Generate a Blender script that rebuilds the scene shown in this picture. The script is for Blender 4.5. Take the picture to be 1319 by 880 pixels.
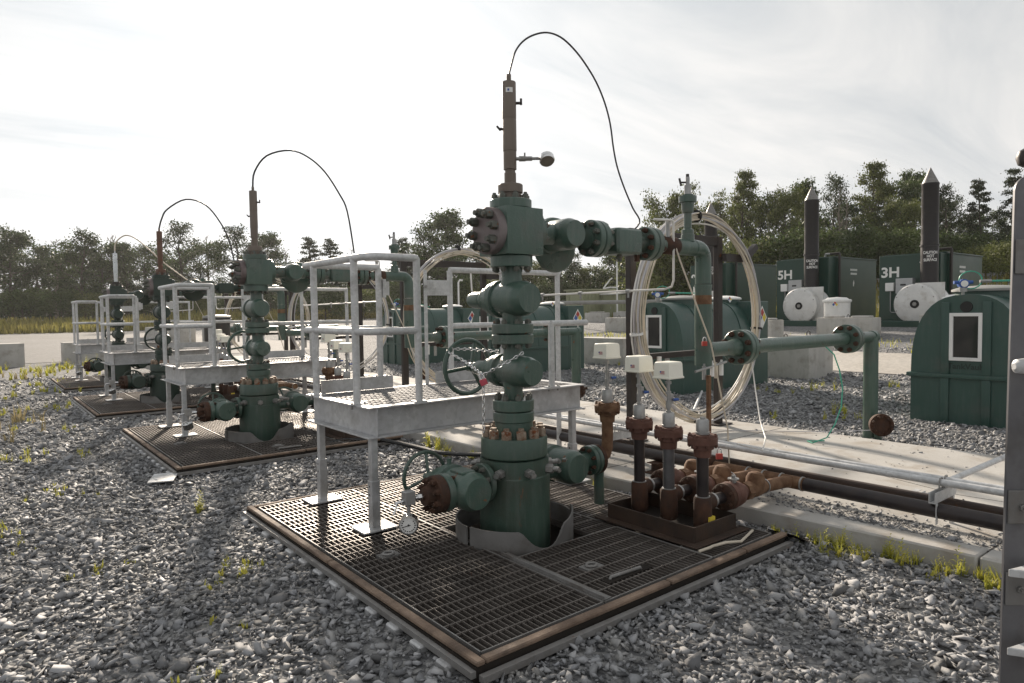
import bpy, bmesh, math, random
import numpy as np
from mathutils import Vector, Matrix

R = math.radians
rnd = random.Random(7)
scene = bpy.context.scene
for o in list(bpy.data.objects): bpy.data.objects.remove(o)
col = scene.collection

# ------------------------------------------------------------------ camera
CAM_F, CAM_YAW, CAM_PITCH, CAM_ROLL, CAM_H = 862.87, 38.8335, 2.5429, -0.8501, 1.6
_a, _q, _r = R(90 - CAM_YAW), R(CAM_PITCH), R(CAM_ROLL)
fw = Vector((math.cos(_a)*math.cos(_q), math.sin(_a)*math.cos(_q), -math.sin(_q)))
_rt = Vector((math.sin(_a), -math.cos(_a), 0)); _up = _rt.cross(fw)
rt = _rt*math.cos(_r) + _up*math.sin(_r); up = _up*math.cos(_r) - _rt*math.sin(_r)
cd = bpy.data.cameras.new('camera'); cam = bpy.data.objects.new('camera', cd); col.objects.link(cam)
M3 = Matrix((rt, up, -fw)).transposed()
cam.matrix_world = Matrix.Translation((0, 0, CAM_H)) @ M3.to_4x4()
cd.sensor_width = 36; cd.lens = 36*CAM_F/1319; cd.clip_start = 0.05; cd.clip_end = 4000
scene.camera = cam

# ------------------------------------------------------------------ light
SKY_VEIL = 3.15
SUN_AZ, SUN_EL = 67.0, 22.0          # azimuth counter-clockwise from +X
world = bpy.data.worlds.new('World'); scene.world = world; world.use_nodes = True
nt = world.node_tree; nt.nodes.clear()
def wn(t, **k):
    n = nt.nodes.new(t)
    for a, b in k.items(): setattr(n, a, b)
    return n
sky = wn('ShaderNodeTexSky', sky_type='NISHITA', sun_disc=False)
sky.sun_elevation = R(SUN_EL); sky.sun_rotation = R(90 - SUN_AZ)
sky.air_density = 1.0; sky.dust_density = 4.0; sky.ozone_density = 1.0; sky.altitude = 100
tc = wn('ShaderNodeTexCoord')
sep = wn('ShaderNodeSeparateXYZ'); nt.links.new(tc.outputs['Generated'], sep.inputs[0])
mx = wn('ShaderNodeMath', operation='MAXIMUM'); mx.inputs[1].default_value = 0.0
nt.links.new(sep.outputs['Z'], mx.inputs[0])
ad = wn('ShaderNodeMath', operation='ADD'); ad.inputs[1].default_value = 0.12
nt.links.new(mx.outputs[0], ad.inputs[0])
def div(i):
    d = wn('ShaderNodeMath', operation='DIVIDE')
    nt.links.new(sep.outputs[i], d.inputs[0]); nt.links.new(ad.outputs[0], d.inputs[1]); return d
dx, dy = div('X'), div('Y')
cmb = wn('ShaderNodeCombineXYZ'); nt.links.new(dx.outputs[0], cmb.inputs['X']); nt.links.new(dy.outputs[0], cmb.inputs['Y'])
mp = wn('ShaderNodeMapping'); mp.inputs['Rotation'].default_value = (0, 0, R(38)); mp.inputs['Scale'].default_value = (0.45, 1.5, 1); mp.inputs['Location'].default_value = (2.1, 5.3, 0)
nt.links.new(cmb.outputs[0], mp.inputs[0])
cl = wn('ShaderNodeTexNoise'); cl.inputs['Scale'].default_value = 1.15; cl.inputs['Detail'].default_value = 9; cl.inputs['Roughness'].default_value = 0.62; cl.inputs['Distortion'].default_value = 0.8
nt.links.new(mp.outputs[0], cl.inputs['Vector'])
cr = wn('ShaderNodeMapRange'); cr.inputs['From Min'].default_value = 0.36; cr.inputs['From Max'].default_value = 0.66
nt.links.new(cl.outputs[0], cr.inputs['Value'])
# high thin cloud evens out the clear sky's brightness; gaps in it stay a little darker and bluer
bw = wn('ShaderNodeRGBToBW'); nt.links.new(sky.outputs[0], bw.inputs[0])
pw = wn('ShaderNodeMath', operation='POWER'); pw.inputs[1].default_value = 0.18; nt.links.new(bw.outputs[0], pw.inputs[0])
cw = wn('ShaderNodeMath', operation='MULTIPLY'); cw.inputs[1].default_value = SKY_VEIL; nt.links.new(pw.outputs[0], cw.inputs[0])
def tinted(cols):
    cc = wn('ShaderNodeCombineColor')
    for i, f in enumerate(cols):
        m = wn('ShaderNodeMath', operation='MULTIPLY'); m.inputs[1].default_value = f
        nt.links.new(cw.outputs[0], m.inputs[0]); nt.links.new(m.outputs[0], cc.inputs[i])
    return cc
mixs = wn('ShaderNodeMix', data_type='RGBA'); gap, veil = tinted((.80, .83, .855)), tinted((1.08, 1.065, 1.045))
nt.links.new(cr.outputs[0], mixs.inputs['Factor']); nt.links.new(gap.outputs[0], mixs.inputs['A']); nt.links.new(veil.outputs[0], mixs.inputs['B'])
bg = wn('ShaderNodeBackground'); bg.inputs['Strength'].default_value = 0.09
nt.links.new(mixs.outputs['Result'], bg.inputs['Color'])
wo = wn('ShaderNodeOutputWorld'); nt.links.new(bg.outputs[0], wo.inputs['Surface'])

sl = bpy.data.lights.new('sun', 'SUN'); sl.energy = 3.8; sl.angle = R(3.5); sl.color = (1.0, 0.87, 0.72)
so = bpy.data.objects.new('sun', sl); col.objects.link(so)
sd = Vector((math.cos(R(SUN_AZ))*math.cos(R(SUN_EL)), math.sin(R(SUN_AZ))*math.cos(R(SUN_EL)), math.sin(R(SUN_EL))))
so.rotation_euler = sd.to_track_quat('Z', 'Y').to_euler(); so.location = sd*60

scene.view_settings.view_transform = 'Standard'; scene.view_settings.look = 'None'
scene.view_settings.exposure = 1.1; scene.view_settings.gamma = 1; scene.view_settings.use_curve_mapping = False
scene.render.engine = 'CYCLES'
scene.cycles.max_bounces = 6; scene.cycles.diffuse_bounces = 3; scene.cycles.glossy_bounces = 3; scene.cycles.transmission_bounces = 4
scene.cycles.transparent_max_bounces = 6; scene.cycles.use_denoising = True

# ------------------------------------------------------------------ materials
MATS = {}
def S(c): return tuple(c) + (1,) if len(c) == 3 else c
def mat(name, c1, c2=None, scale=6, rough=(.5, .7), metal=0.0, bump=0.0, bscale=40, rust=0.0, rscale=5, rustc=(.13, .045, .018),
        dirt=0.0, dirtc=(.06, .05, .04), wash=0.0, washc=(.16, .19, .17), island=0.0, spec=.5, streak=False, transl=0.0, vor=0.0, coat=0.0):
    m = bpy.data.materials.new(name); m.use_nodes = True; MATS[name] = m
    n = m.node_tree; n.nodes.clear(); L = n.links.new
    out = n.nodes.new('ShaderNodeOutputMaterial'); b = n.nodes.new('ShaderNodeBsdfPrincipled')
    L(b.outputs[0], out.inputs[0])
    g = n.nodes.new('ShaderNodeNewGeometry'); pos = g.outputs['Position']
    if streak:
        mpg = n.nodes.new('ShaderNodeMapping'); mpg.inputs['Scale'].default_value = (1, 1, .18); L(pos, mpg.inputs[0]); pos2 = mpg.outputs[0]
    else: pos2 = pos
    def noise(sc, det=4, ro=.55, p=pos):
        t = n.nodes.new('ShaderNodeTexNoise'); t.inputs['Scale'].default_value = sc; t.inputs['Detail'].default_value = det; t.inputs['Roughness'].default_value = ro
        L(p, t.inputs['Vector']); return t.outputs[0]
    def ramp(v, a, bb, o1=0., o2=1.):
        t = n.nodes.new('ShaderNodeMapRange'); t.inputs['From Min'].default_value = a; t.inputs['From Max'].default_value = bb
        t.inputs['To Min'].default_value = o1; t.inputs['To Max'].default_value = o2; L(v, t.inputs['Value']); return t.outputs[0]
    def mix(f, A, B):
        t = n.nodes.new('ShaderNodeMix'); t.data_type = 'RGBA'
        if isinstance(f, float): t.inputs['Factor'].default_value = f
        else: L(f, t.inputs['Factor'])
        for s, v in (('A', A), ('B', B)):
            if isinstance(v, tuple): t.inputs[s].default_value = S(v)
            else: L(v, t.inputs[s])
        return t.outputs['Result']
    c2 = c2 or tuple(x*.8 for x in c1)
    nz = noise(scale, 5, .6, pos2)
    colr = mix(ramp(nz, .3, .7), tuple(c1), tuple(c2))
    if vor:
        v = n.nodes.new('ShaderNodeTexVoronoi'); v.inputs['Scale'].default_value = vor; L(pos, v.inputs['Vector'])
        bwn = n.nodes.new('ShaderNodeRGBToBW'); L(v.outputs['Color'], bwn.inputs[0])
        colr = mix(ramp(bwn.outputs[0], .2, .8, 0., .5), colr, tuple(x*.62 for x in c1))
    if island:
        mm = n.nodes.new('ShaderNodeMapRange'); mm.inputs['To Min'].default_value = 1-island; mm.inputs['To Max'].default_value = 1+island
        L(g.outputs['Random Per Island'], mm.inputs['Value'])
        vm = n.nodes.new('ShaderNodeVectorMath'); vm.operation = 'SCALE'; L(colr, vm.inputs[0]); L(mm.outputs[0], vm.inputs['Scale']); colr = vm.outputs[0]
    rv = ramp(nz, .3, .7, rough[0], rough[1])
    if dirt:
        dn = ramp(noise(3.1, 6, .65), .62-dirt*.3, .75-dirt*.2, 0., .75); colr = mix(dn, colr, tuple(dirtc))
    if wash:
        mw = n.nodes.new('ShaderNodeMapping'); mw.inputs['Scale'].default_value = (1, 1, .10); L(pos, mw.inputs[0])
        wnz = ramp(noise(26, 6, .7, mw.outputs[0]), .50, .78, 0., wash); colr = mix(wnz, colr, tuple(washc))
        dk = ramp(noise(13, 6, .7, mw.outputs[0]), .54, .80, 0., wash*.9); colr = mix(dk, colr, tuple(x*.35 for x in c1))
    if rust:
        rn = ramp(noise(rscale, 8, .7, pos2), .70-rust*.3, .74-rust*.3); rc = mix(ramp(noise(30, 4), .35, .65), tuple(rustc), tuple(x*1.9 for x in rustc))
        colr = mix(rn, colr, rc); rv2 = n.nodes.new('ShaderNodeMix'); L(rn, rv2.inputs[0]); L(rv, rv2.inputs[2]); rv2.inputs[3].default_value = .9; rv = rv2.outputs[0]
    L(colr, b.inputs['Base Color']); L(rv, b.inputs['Roughness'])
    b.inputs['Metallic'].default_value = metal; b.inputs['Specular IOR Level'].default_value = spec
    if coat: b.inputs['Coat Weight'].default_value = coat; b.inputs['Coat Roughness'].default_value = .25
    if bump:
        bp = n.nodes.new('ShaderNodeBump'); bp.inputs['Strength'].default_value = bump; bp.inputs['Distance'].default_value = .01
        L(noise(bscale, 5, .6), bp.inputs['Height']); L(bp.outputs[0], b.inputs['Normal'])
    if transl:
        tr = n.nodes.new('ShaderNodeBsdfTranslucent'); L(colr, tr.inputs[0]); ms = n.nodes.new('ShaderNodeMixShader'); ms.inputs[0].default_value = transl
        L(b.outputs[0], ms.inputs[1]); L(tr.outputs[0], ms.inputs[2]); L(ms.outputs[0], out.inputs[0])
    return m
mat('green', (.040, .080, .061), (.064, .110, .088), 4.5, (.24, .44), coat=.2, bump=.25, bscale=55, rust=.16, rscale=8, dirt=.40, dirtc=(.085, .095, .080), wash=.55, spec=.5)
mat('green_head', (.032, .064, .049), (.055, .090, .069), 5, (.28, .50), bump=.2, bscale=45, rust=.32, rscale=4.2, dirt=.4, dirtc=(.05, .06, .045), wash=.5, streak=True)
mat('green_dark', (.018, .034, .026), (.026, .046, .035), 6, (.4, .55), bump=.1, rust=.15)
mat('green_bolt', (.085, .10, .085), (.12, .115, .10), 40, (.45, .7), metal=.3, rust=.35, rscale=22)
mat('bolt_rusty', (.30, .26, .21), (.16, .09, .05), 30, (.5, .8), metal=.35, rust=.45, rscale=18)
mat('bolt_steel', (.34, .34, .33), (.22, .21, .20), 40, (.3, .5), metal=.7, rust=.2, rscale=25)
mat('plum', (.12, .088, .086), (.20, .175, .175), 6, (.45, .65), metal=.2, bump=.1, rust=.22, rscale=8)
mat('lubricator', (.135, .108, .088), (.185, .155, .13), 9, (.42, .6), metal=.35, bump=.1, rust=.2, rscale=9, streak=True)
mat('lubricator_rust', (.10, .052, .034), (.15, .085, .06), 8, (.5, .7), metal=.2, bump=.1, rust=.3)
mat('zinc_pale', (.62, .64, .65), (.45, .47, .48), 14, (.25, .4), metal=.75)
mat('galv', (.66, .665, .67), (.50, .51, .52), 9, (.42, .58), metal=.25, bump=.06, bscale=90, dirt=.22, dirtc=(.22, .215, .21), vor=55)
mat('galv_beam', (.58, .585, .59), (.44, .445, .46), 4, (.40, .58), metal=.25, bump=.05, dirt=.35, dirtc=(.25, .24, .23), vor=28)
mat('alu', (.38, .38, .375), (.28, .28, .28), 20, (.3, .45), metal=.6)
mat('chrome', (.75, .75, .75), (.6, .6, .6), 10, (.12, .25), metal=.95)
mat('rust', (.038, .021, .015), (.085, .042, .026), 16, (.65, .9), bump=.4, bscale=70, spec=.3, dirt=.3, dirtc=(.03, .022, .018))
mat('pipe_brown', (.030, .021, .018), (.055, .033, .025), 9, (.4, .65), rust=.2)
mat('rust_tray', (.030, .021, .017), (.065, .040, .027), 6, (.55, .85), bump=.3, bscale=60, spec=.35, dirt=.4, dirtc=(.022, .018, .016))
mat('rust_cast', (.150, .074, .055), (.095, .048, .037), 12, (.6, .8), bump=.25, bscale=80, dirt=.2, spec=.3)
mat('rust_brown', (.22, .130, .075), (.095, .050, .030), 15, (.7, .9), bump=.3, bscale=70, spec=.25)
mat('black_steel', (.020, .016, .015), (.035, .026, .022), 8, (.4, .6), rust=.12, rscale=5)
mat('black_pipe', (.018, .015, .017), (.04, .03, .028), 10, (.28, .5), rust=.16, rscale=6, metal=.2)
mat('hose_black', (.012, .012, .013), (.02, .02, .02), 20, (.4, .5))
mat('cream', (.80, .785, .70), (.74, .72, .62), 4, (.4, .55), dirt=.2, dirtc=(.45, .4, .3))
mat('white', (.78, .78, .76), (.7, .7, .69), 5, (.45, .6), dirt=.12, dirtc=(.5, .5, .48))
mat('white_drum', (.66, .66, .65), (.55, .55, .54), 3, (.4, .6), dirt=.25, dirtc=(.42, .40, .37), metal=.15)
mat('cable_cream', (.62, .56, .46), (.5, .44, .35), 8, (.45, .6))
mat('cable_white', (.74, .73, .70), (.62, .6, .57), 8, (.35, .5))
mat('cable_grey', (.42, .41, .44), (.5, .49, .5), 8, (.3, .4), metal=.2)
mat('cable_green', (.05, .32, .22), (.06, .38, .26), 8, (.4, .5))
mat('timber', (.25, .178, .128), (.12, .082, .060), 7, (.7, .92), bump=.6, bscale=45, dirt=.5, dirtc=(.075, .055, .042))
mat('galv_shaded', (.17, .17, .18), (.12, .12, .13), 5, (.40, .55), metal=.5, dirt=.3, dirtc=(.09, .085, .08))  # darkened galvanised steel: shade on the backlit ladder rail put into its colour
mat('grating', (.125, .108, .096), (.20, .18, .165), 4, (.42, .62), metal=.55, rust=.18, rscale=3, dirt=.2, dirtc=(.05, .045, .04))
mat('deck', (.36, .36, .365), (.26, .26, .27), 6, (.5, .7), metal=.4, dirt=.3, dirtc=(.2, .19, .18))
mat('grate_edge', (.30, .295, .29), (.18, .17, .16), 8, (.45, .65), metal=.4, rust=.15)
mat('pit', (.022, .019, .017), (.035, .030, .026), 5, (.85, .95), spec=.1)
mat('ring', (.15, .145, .14), (.23, .225, .22), 4, (.5, .7), metal=.35, dirt=.4, dirtc=(.10, .085, .07), rust=.08)
mat('concrete_slab', (.45, .44, .42), (.37, .358, .338), 1.6, (.8, .95), bump=.3, bscale=50, dirt=.38, dirtc=(.30, .265, .225), spec=.2)
mat('kerb_face', (.20, .19, .175), (.27, .255, .235), 6, (.85, .95), bump=.4, bscale=40, spec=.2)
mat('concrete', (.50, .49, .465), (.40, .39, .37), 2.2, (.8, .95), bump=.25, bscale=30, dirt=.4, dirtc=(.28, .26, .23), wash=.35, washc=(.58, .57, .54), spec=.2, streak=True)
mat('tank_green', (.030, .070, .058), (.037, .082, .069), 2.5, (.36, .48), bump=.03, bscale=30, dirt=.30, dirtc=(.06, .085, .075), wash=.22)
mat('tank_lid', (.28, .28, .27), (.22, .22, .21), 3, (.5, .6))
mat('unit_green', (.016, .046, .034), (.021, .055, .041), 1.2, (.34, .48), bump=.03, bscale=12, wash=.15, washc=(.06, .09, .075))
mat('stack_black', (.022, .020, .022), (.030, .027, .028), 6, (.32, .5), metal=.3, dirt=.1)
mat('cone_mesh', (.26, .25, .235), (.16, .155, .15), 20, (.4, .6), metal=.6)
mat('box_grey', (.42, .43, .44), (.36, .37, .38), 5, (.45, .6))
mat('glass_dark', (.018, .02, .02), (.03, .03, .028), 3, (.06, .12), spec=.6)
mat('red', (.42, .05, .035), (.36, .04, .03), 9, (.4, .55))
mat('lock_red', (.50, .07, .10), (.42, .055, .08), 9, (.35, .5))
mat('yellow', (.70, .55, .06), (.62, .48, .05), 9, (.5, .6))
mat('blue', (.03, .10, .36), (.025, .08, .30), 9, (.4, .5))
mat('black_mark', (.015, .015, .015), None, 9, (.6, .7))
mat('emboss', (.020, .036, .032), None, 9, (.5, .6))
mat('shed_olive', (.27, .285, .185), (.23, .245, .155), 1, (.55, .7))
mat('shed_roof', (.74, .74, .72), (.5, .5, .48), 1, (.45, .6))
mat('dark_vessel', (.035, .030, .028), (.05, .045, .04), 3, (.5, .7), rust=.15)
mat('stone', (.185, .191, .205), (.285, .284, .286), 9, (.58, .85), island=.58, bump=.25, bscale=70, spec=.4, dirt=.30, dirtc=(.33, .32, .30))
mat('bark', (.055, .045, .036), (.085, .07, .055), 6, (.85, .95), bump=.5, bscale=12)
mat('bark_pale', (.16, .14, .115), (.22, .19, .16), 6, (.85, .95))
for nm, c1, c2 in (('leaf_dark', (.036, .054, .022), (.050, .070, .027)), ('leaf_mid', (.052, .078, .027), (.074, .100, .032)), ('leaf_olive', (.090, .112, .032), (.120, .135, .040)), ('leaf_pine', (.034, .048, .026), (.045, .060, .031))):
    mat(nm, c1, c2, .25, (.5, .7), island=.45, transl=.28, spec=.3)
mat('weed_green', (.30, .32, .05), (.48, .44, .08), 9, (.5, .7), island=.3, transl=.45)
mat('weed_dry', (.36, .30, .17), (.26, .22, .11), 9, (.6, .8), island=.3, transl=.35)
mat('grass_far', (.17, .17, .045), (.27, .23, .07), .15, (.6, .8), island=.35, transl=.35)

def ground_mat(name, c1, c2, vs, bump, big=(.6, .25), tint=None):
    m = bpy.data.materials.new(name); m.use_nodes = True; MATS[name] = m
    n = m.node_tree; L = n.links.new; b = n.nodes['Principled BSDF']
    g = n.nodes.new('ShaderNodeNewGeometry')
    v = n.nodes.new('ShaderNodeTexVoronoi'); v.inputs['Scale'].default_value = vs; L(g.outputs['Position'], v.inputs['Vector'])
    bw_ = n.nodes.new('ShaderNodeRGBToBW'); L(v.outputs['Color'], bw_.inputs[0])
    mr = n.nodes.new('ShaderNodeMapRange'); mr.inputs['From Min'].default_value = .15; mr.inputs['From Max'].default_value = .85; L(bw_.outputs[0], mr.inputs[0])
    mx_ = n.nodes.new('ShaderNodeMix'); mx_.data_type = 'RGBA'; L(mr.outputs[0], mx_.inputs['Factor']); mx_.inputs['A'].default_value = S(c1); mx_.inputs['B'].default_value = S(c2)
    nz = n.nodes.new('ShaderNodeTexNoise'); nz.inputs['Scale'].default_value = big[0]; nz.inputs['Detail'].default_value = 6; L(g.outputs['Position'], nz.inputs['Vector'])
    m2 = n.nodes.new('ShaderNodeMix'); m2.data_type = 'RGBA'; m2.blend_type = 'MULTIPLY'
    r2 = n.nodes.new('ShaderNodeMapRange'); r2.inputs['From Min'].default_value = .35; r2.inputs['From Max'].default_value = .7; r2.inputs['To Max'].default_value = 1.; L(nz.outputs[0], r2.inputs[0])
    L(r2.outputs[0], m2.inputs['Factor']); L(mx_.outputs['Result'], m2.inputs['A']); m2.inputs['B'].default_value = S(tint or (1-big[1],)*3)
    L(m2.outputs['Result'], b.inputs['Base Color']); b.inputs['Roughness'].default_value = .88; b.inputs['Specular IOR Level'].default_value = .25
    bp = n.nodes.new('ShaderNodeBump'); bp.inputs['Strength'].default_value = bump; bp.inputs['Distance'].default_value = .03
    L(v.outputs['Distance'], bp.inputs['Height']); bp.invert = True; L(bp.outputs[0], b.inputs['Normal'])
    return m
ground_mat('gravel_bed', (.10, .102, .108), (.32, .318, .315), 24, .9, (.5, .2))
ground_mat('yard', (.14, .14, .142), (.20, .198, .195), 9, .15, (.09, .3), (.78, .76, .74))
ground_mat('road', (.40, .385, .36), (.52, .495, .46), 14, .2, (.35, .25), (.82, .80, .77))

# ------------------------------------------------------------------ helpers
ORG = {}
def link(name, me, parent=None):
    o = bpy.data.objects.new(name, me); col.objects.link(o)
    if parent is not None: o.parent = parent; ORG[o] = ORG[parent]
    return o
def tag(o, label=None, cat=None, group=None, kind=None):
    for k, v in (('label', label), ('category', cat), ('group', group), ('kind', kind)):
        if v: o[k] = v
    return o
def thing(name, label, cat, loc, group=None):
    o = bpy.data.objects.new(name, None); col.objects.link(o); o.location = loc; o.empty_display_size = .2
    ORG[o] = Vector(loc); return tag(o, label, cat, group)
def frame(ax):
    ax = Vector(ax).normalized(); h = Vector((0, 0, 1)) if abs(ax.z) < .9 else Vector((1, 0, 0))
    u = ax.cross(h).normalized(); return ax, u, ax.cross(u).normalized()
class MB:
    def __init__(s): s.v = []; s.f = []
    def add(s, vs, fs):
        b = len(s.v); s.v += [tuple(p) for p in vs]; s.f += [tuple(i+b for i in f) for f in fs]; return s
    def box(s, x0, x1, y0, y1, z0, z1, rot=None, about=None):
        vs = [Vector(p) for p in ((x0,y0,z0),(x1,y0,z0),(x1,y1,z0),(x0,y1,z0),(x0,y0,z1),(x1,y0,z1),(x1,y1,z1),(x0,y1,z1))]
        if rot is not None:
            c = Vector(about) if about is not None else sum(vs, Vector())/8; vs = [c + rot @ (p-c) for p in vs]
        return s.add(vs, [(0,3,2,1),(4,5,6,7),(0,1,5,4),(1,2,6,5),(2,3,7,6),(3,0,4,7)])
    def cbox(s, c, d, rot=None):
        return s.box(c[0]-d[0]/2, c[0]+d[0]/2, c[1]-d[1]/2, c[1]+d[1]/2, c[2]-d[2]/2, c[2]+d[2]/2, rot)
    def lathe(s, o, ax, prof, n=28, caps=True, ph=0):
        ax, u, w = frame(ax); o = Vector(o); vs = []; fs = []
        for t, r in prof:
            for k in range(n):
                a = 2*math.pi*k/n+ph; vs.append(o + ax*t + (u*math.cos(a)+w*math.sin(a))*r)
        for i in range(len(prof)-1):
            for k in range(n):
                k2 = (k+1) % n; fs.append((i*n+k, i*n+k2, (i+1)*n+k2, (i+1)*n+k))
        if caps: fs.append(tuple(range(n-1, -1, -1))); fs.append(tuple((len(prof)-1)*n+k for k in range(n)))
        return s.add(vs, fs)
    def cyl(s, p0, p1, r, r1=None, n=20, ph=0):
        p0, p1 = Vector(p0), Vector(p1); return s.lathe(p0, p1-p0, [(0, r), ((p1-p0).length, r if r1 is None else r1)], n, True, ph)
    def tube(s, pts, r, n=10, closed=False):
        pts = [Vector(p) for p in pts]; m = len(pts); vs = []; fs = []
        t0 = (pts[1]-pts[0]).normalized(); _, u, w = frame(t0); prev = t0
        for i, p in enumerate(pts):
            if closed: t = (pts[(i+1) % m]-pts[i-1]).normalized()
            else: t = (pts[min(i+1, m-1)]-pts[max(i-1, 0)]).normalized()
            q = prev.rotation_difference(t); u = q @ u; w = q @ w; prev = t
            rr = r[i] if isinstance(r, (list, tuple)) else r
            for k in range(n):
                a = 2*math.pi*k/n; vs.append(p+(u*math.cos(a)+w*math.sin(a))*rr)
        for i in range(m if closed else m-1):
            j = (i+1) % m
            for k in range(n):
                k2 = (k+1) % n; fs.append((i*n+k, i*n+k2, j*n+k2, j*n+k))
        if not closed: fs += [tuple(range(n-1, -1, -1)), tuple((m-1)*n+k for k in range(n))]
        return s.add(vs, fs)
    def prism(s, poly, o, ux, uy, d):
        o, ux, uy = Vector(o), Vector(ux), Vector(uy); nn = ux.cross(uy).normalized()*d; k = len(poly)
        a = [o+ux*x+uy*y for x, y in poly]
        return s.add(a+[p+nn for p in a], [tuple(range(k-1, -1, -1)), tuple(range(k, 2*k))]+[(i, (i+1) % k, (i+1) % k+k, i+k) for i in range(k)])
    def mesh(s, name, org=(0,0,0), bevel=0, smooth=True, ang=35, seg=1):
        me = bpy.data.meshes.new(name); ox, oy, oz = org
        me.from_pydata([(x-ox, y-oy, z-oz) for x, y, z in s.v], [], s.f)
        if bevel:
            bm = bmesh.new(); bm.from_mesh(me)
            es = [e for e in bm.edges if len(e.link_faces) == 2 and e.calc_face_angle(0) > R(40)]
            bmesh.ops.bevel(bm, geom=es, offset=bevel, segments=seg, affect='EDGES', profile=.7); bm.to_mesh(me); bm.free()
        if smooth: me.shade_smooth(); me.set_sharp_from_angle(angle=R(ang))
        return me
    def build(s, name, m, parent=None, bevel=0, smooth=True, ang=35, seg=1):
        me = s.mesh(name, ORG[parent] if parent is not None else (0,0,0), bevel, smooth, ang, seg)
        me.materials.append(MATS[m]); return link(name, me, parent)
def solo(mb, name, m, label, cat, group=None, kind=None, bevel=0, smooth=True):
    vs = mb.v; lo = [min(p[i] for p in vs) for i in range(3)]; hi = [max(p[i] for p in vs) for i in range(3)]
    c = Vector(((lo[0]+hi[0])/2, (lo[1]+hi[1])/2, lo[2]))
    me = mb.mesh(name, c, bevel, smooth); me.materials.append(MATS[m]); o = link(name, me); o.location = c; ORG[o] = c
    return tag(o, label, cat, group, kind)
def copy_tree(o, parent=None, skip=()):
    c = o.copy(); col.objects.link(c); c.parent = parent
    for ch in o.children:
        if ch.name.split('.')[0] in skip: continue
        copy_tree(ch, c, skip)
    return c
def orient(ax):
    ax, u, w = frame(ax); return Matrix((u, w, ax)).transposed().to_euler()
_bm = {}
def boltmesh(r, h, stud, m):
    k = (r, h, stud, m)
    if k not in _bm:
        mb = MB().lathe((0,0,0), (0,0,1), [(0, r), (h*.85, r), (h, r*.85)], 6)
        if stud: mb.cyl((0,0,h*.9), (0,0,h+stud), r*.55, n=10)
        me = mb.mesh('bolt', bevel=0); me.materials.append(MATS[m]); _bm[k] = me
    return _bm[k]
def bolts(parent, c, ax, rad, n, r, h, stud=0, m='green_bolt', ph=None, name='bolt', both=None):
    a, u, w = frame(ax); c = Vector(c); e = orient(ax); ph = math.pi/n if ph is None else ph
    for k in range(n):
        t = 2*math.pi*k/n+ph; o = link(name, boltmesh(r, h, stud, m), parent)
        o.location = c+(u*math.cos(t)+w*math.sin(t))*rad-ORG[parent]; o.rotation_euler = e
def wheel(parent, c, ax, rad, tr=.013, m='green', spokes=3, ph=.3, dish=.05):
    a, u, w = frame(ax); c = Vector(c); mb = MB()
    mb.tube([c+(u*math.cos(t)+w*math.sin(t))*rad for t in [2*math.pi*k/32 for k in range(32)]], tr, 8, True)
    hub = c-a*dish; mb.cyl(hub-a*.02, hub+a*.03, rad*.17, n=14)
    for k in range(spokes):
        t = 2*math.pi*k/spokes+ph; mb.tube([hub, hub+(u*math.cos(t)+w*math.sin(t))*rad*.5+a*dish*.5, c+(u*math.cos(t)+w*math.sin(t))*rad], tr*.8, 6)
    return mb.build('handwheel', m, parent)
def fl_pair(parent, c, ax, r, th=.04, gap=.006, n=8, br=.017, m='green', bm='green_bolt', nut=.03, name='flange'):
    a = Vector(ax).normalized(); c = Vector(c); mb = MB(); e = .006
    mb.lathe(c-a*(th+gap/2), a, [(0, r-e), (e, r), (th-e, r), (th, r-e)], 32); mb.lathe(c+a*gap/2, a, [(0, r-e), (e, r), (th-e, r), (th, r-e)], 32)
    mb.cyl(c-a*gap, c+a*gap, r*.8, n=24)
    f = mb.build(name, m, parent)
    if n:
        bolts(f, c+a*(th+gap/2), a, r*.8, n, br, nut, nut*.4, bm); bolts(f, c-a*(th+gap/2), -a, r*.8, n, br, nut, nut*.4, bm)
    return f
TXT = {}
def text_mesh(s, size, font_scale=1.0):
    k = (s, size)
    if k not in TXT:
        cu = bpy.data.curves.new('txt', 'FONT'); cu.body = s; cu.size = size; cu.align_x = 'CENTER'; cu.align_y = 'CENTER'; cu.space_line = .95; cu.offset = size*.028
        ob = bpy.data.objects.new('txt', cu); col.objects.link(ob); dg = bpy.context.evaluated_depsgraph_get()
        me = bpy.data.meshes.new_from_object(ob.evaluated_get(dg)); TXT[k] = ([v.co.copy() for v in me.vertices], [tuple(p.vertices) for p in me.polygons])
        bpy.data.objects.remove(ob); bpy.data.curves.remove(cu); bpy.data.meshes.remove(me)
    return TXT[k]
def text_on(s, size, o, ux, uy, m, parent, name='lettering', xs=1.0):
    vs, fs = text_mesh(s, size); o, ux, uy = Vector(o), Vector(ux), Vector(uy); n = ux.cross(uy).normalized()*.004; mb = MB()
    mb.add([o+ux*v.x*xs+uy*v.y+n for v in vs], fs); return mb.build(name, m, parent, smooth=False)
def quad_on(o, ux, uy, pts, m, parent, name, eps=.004):
    o, ux, uy = Vector(o), Vector(ux), Vector(uy); n = ux.cross(uy).normalized(); mb = MB()
    return mb.prism(pts, o+n*(eps-.003), ux, uy, .003).build(name, m, parent, smooth=False)
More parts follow.
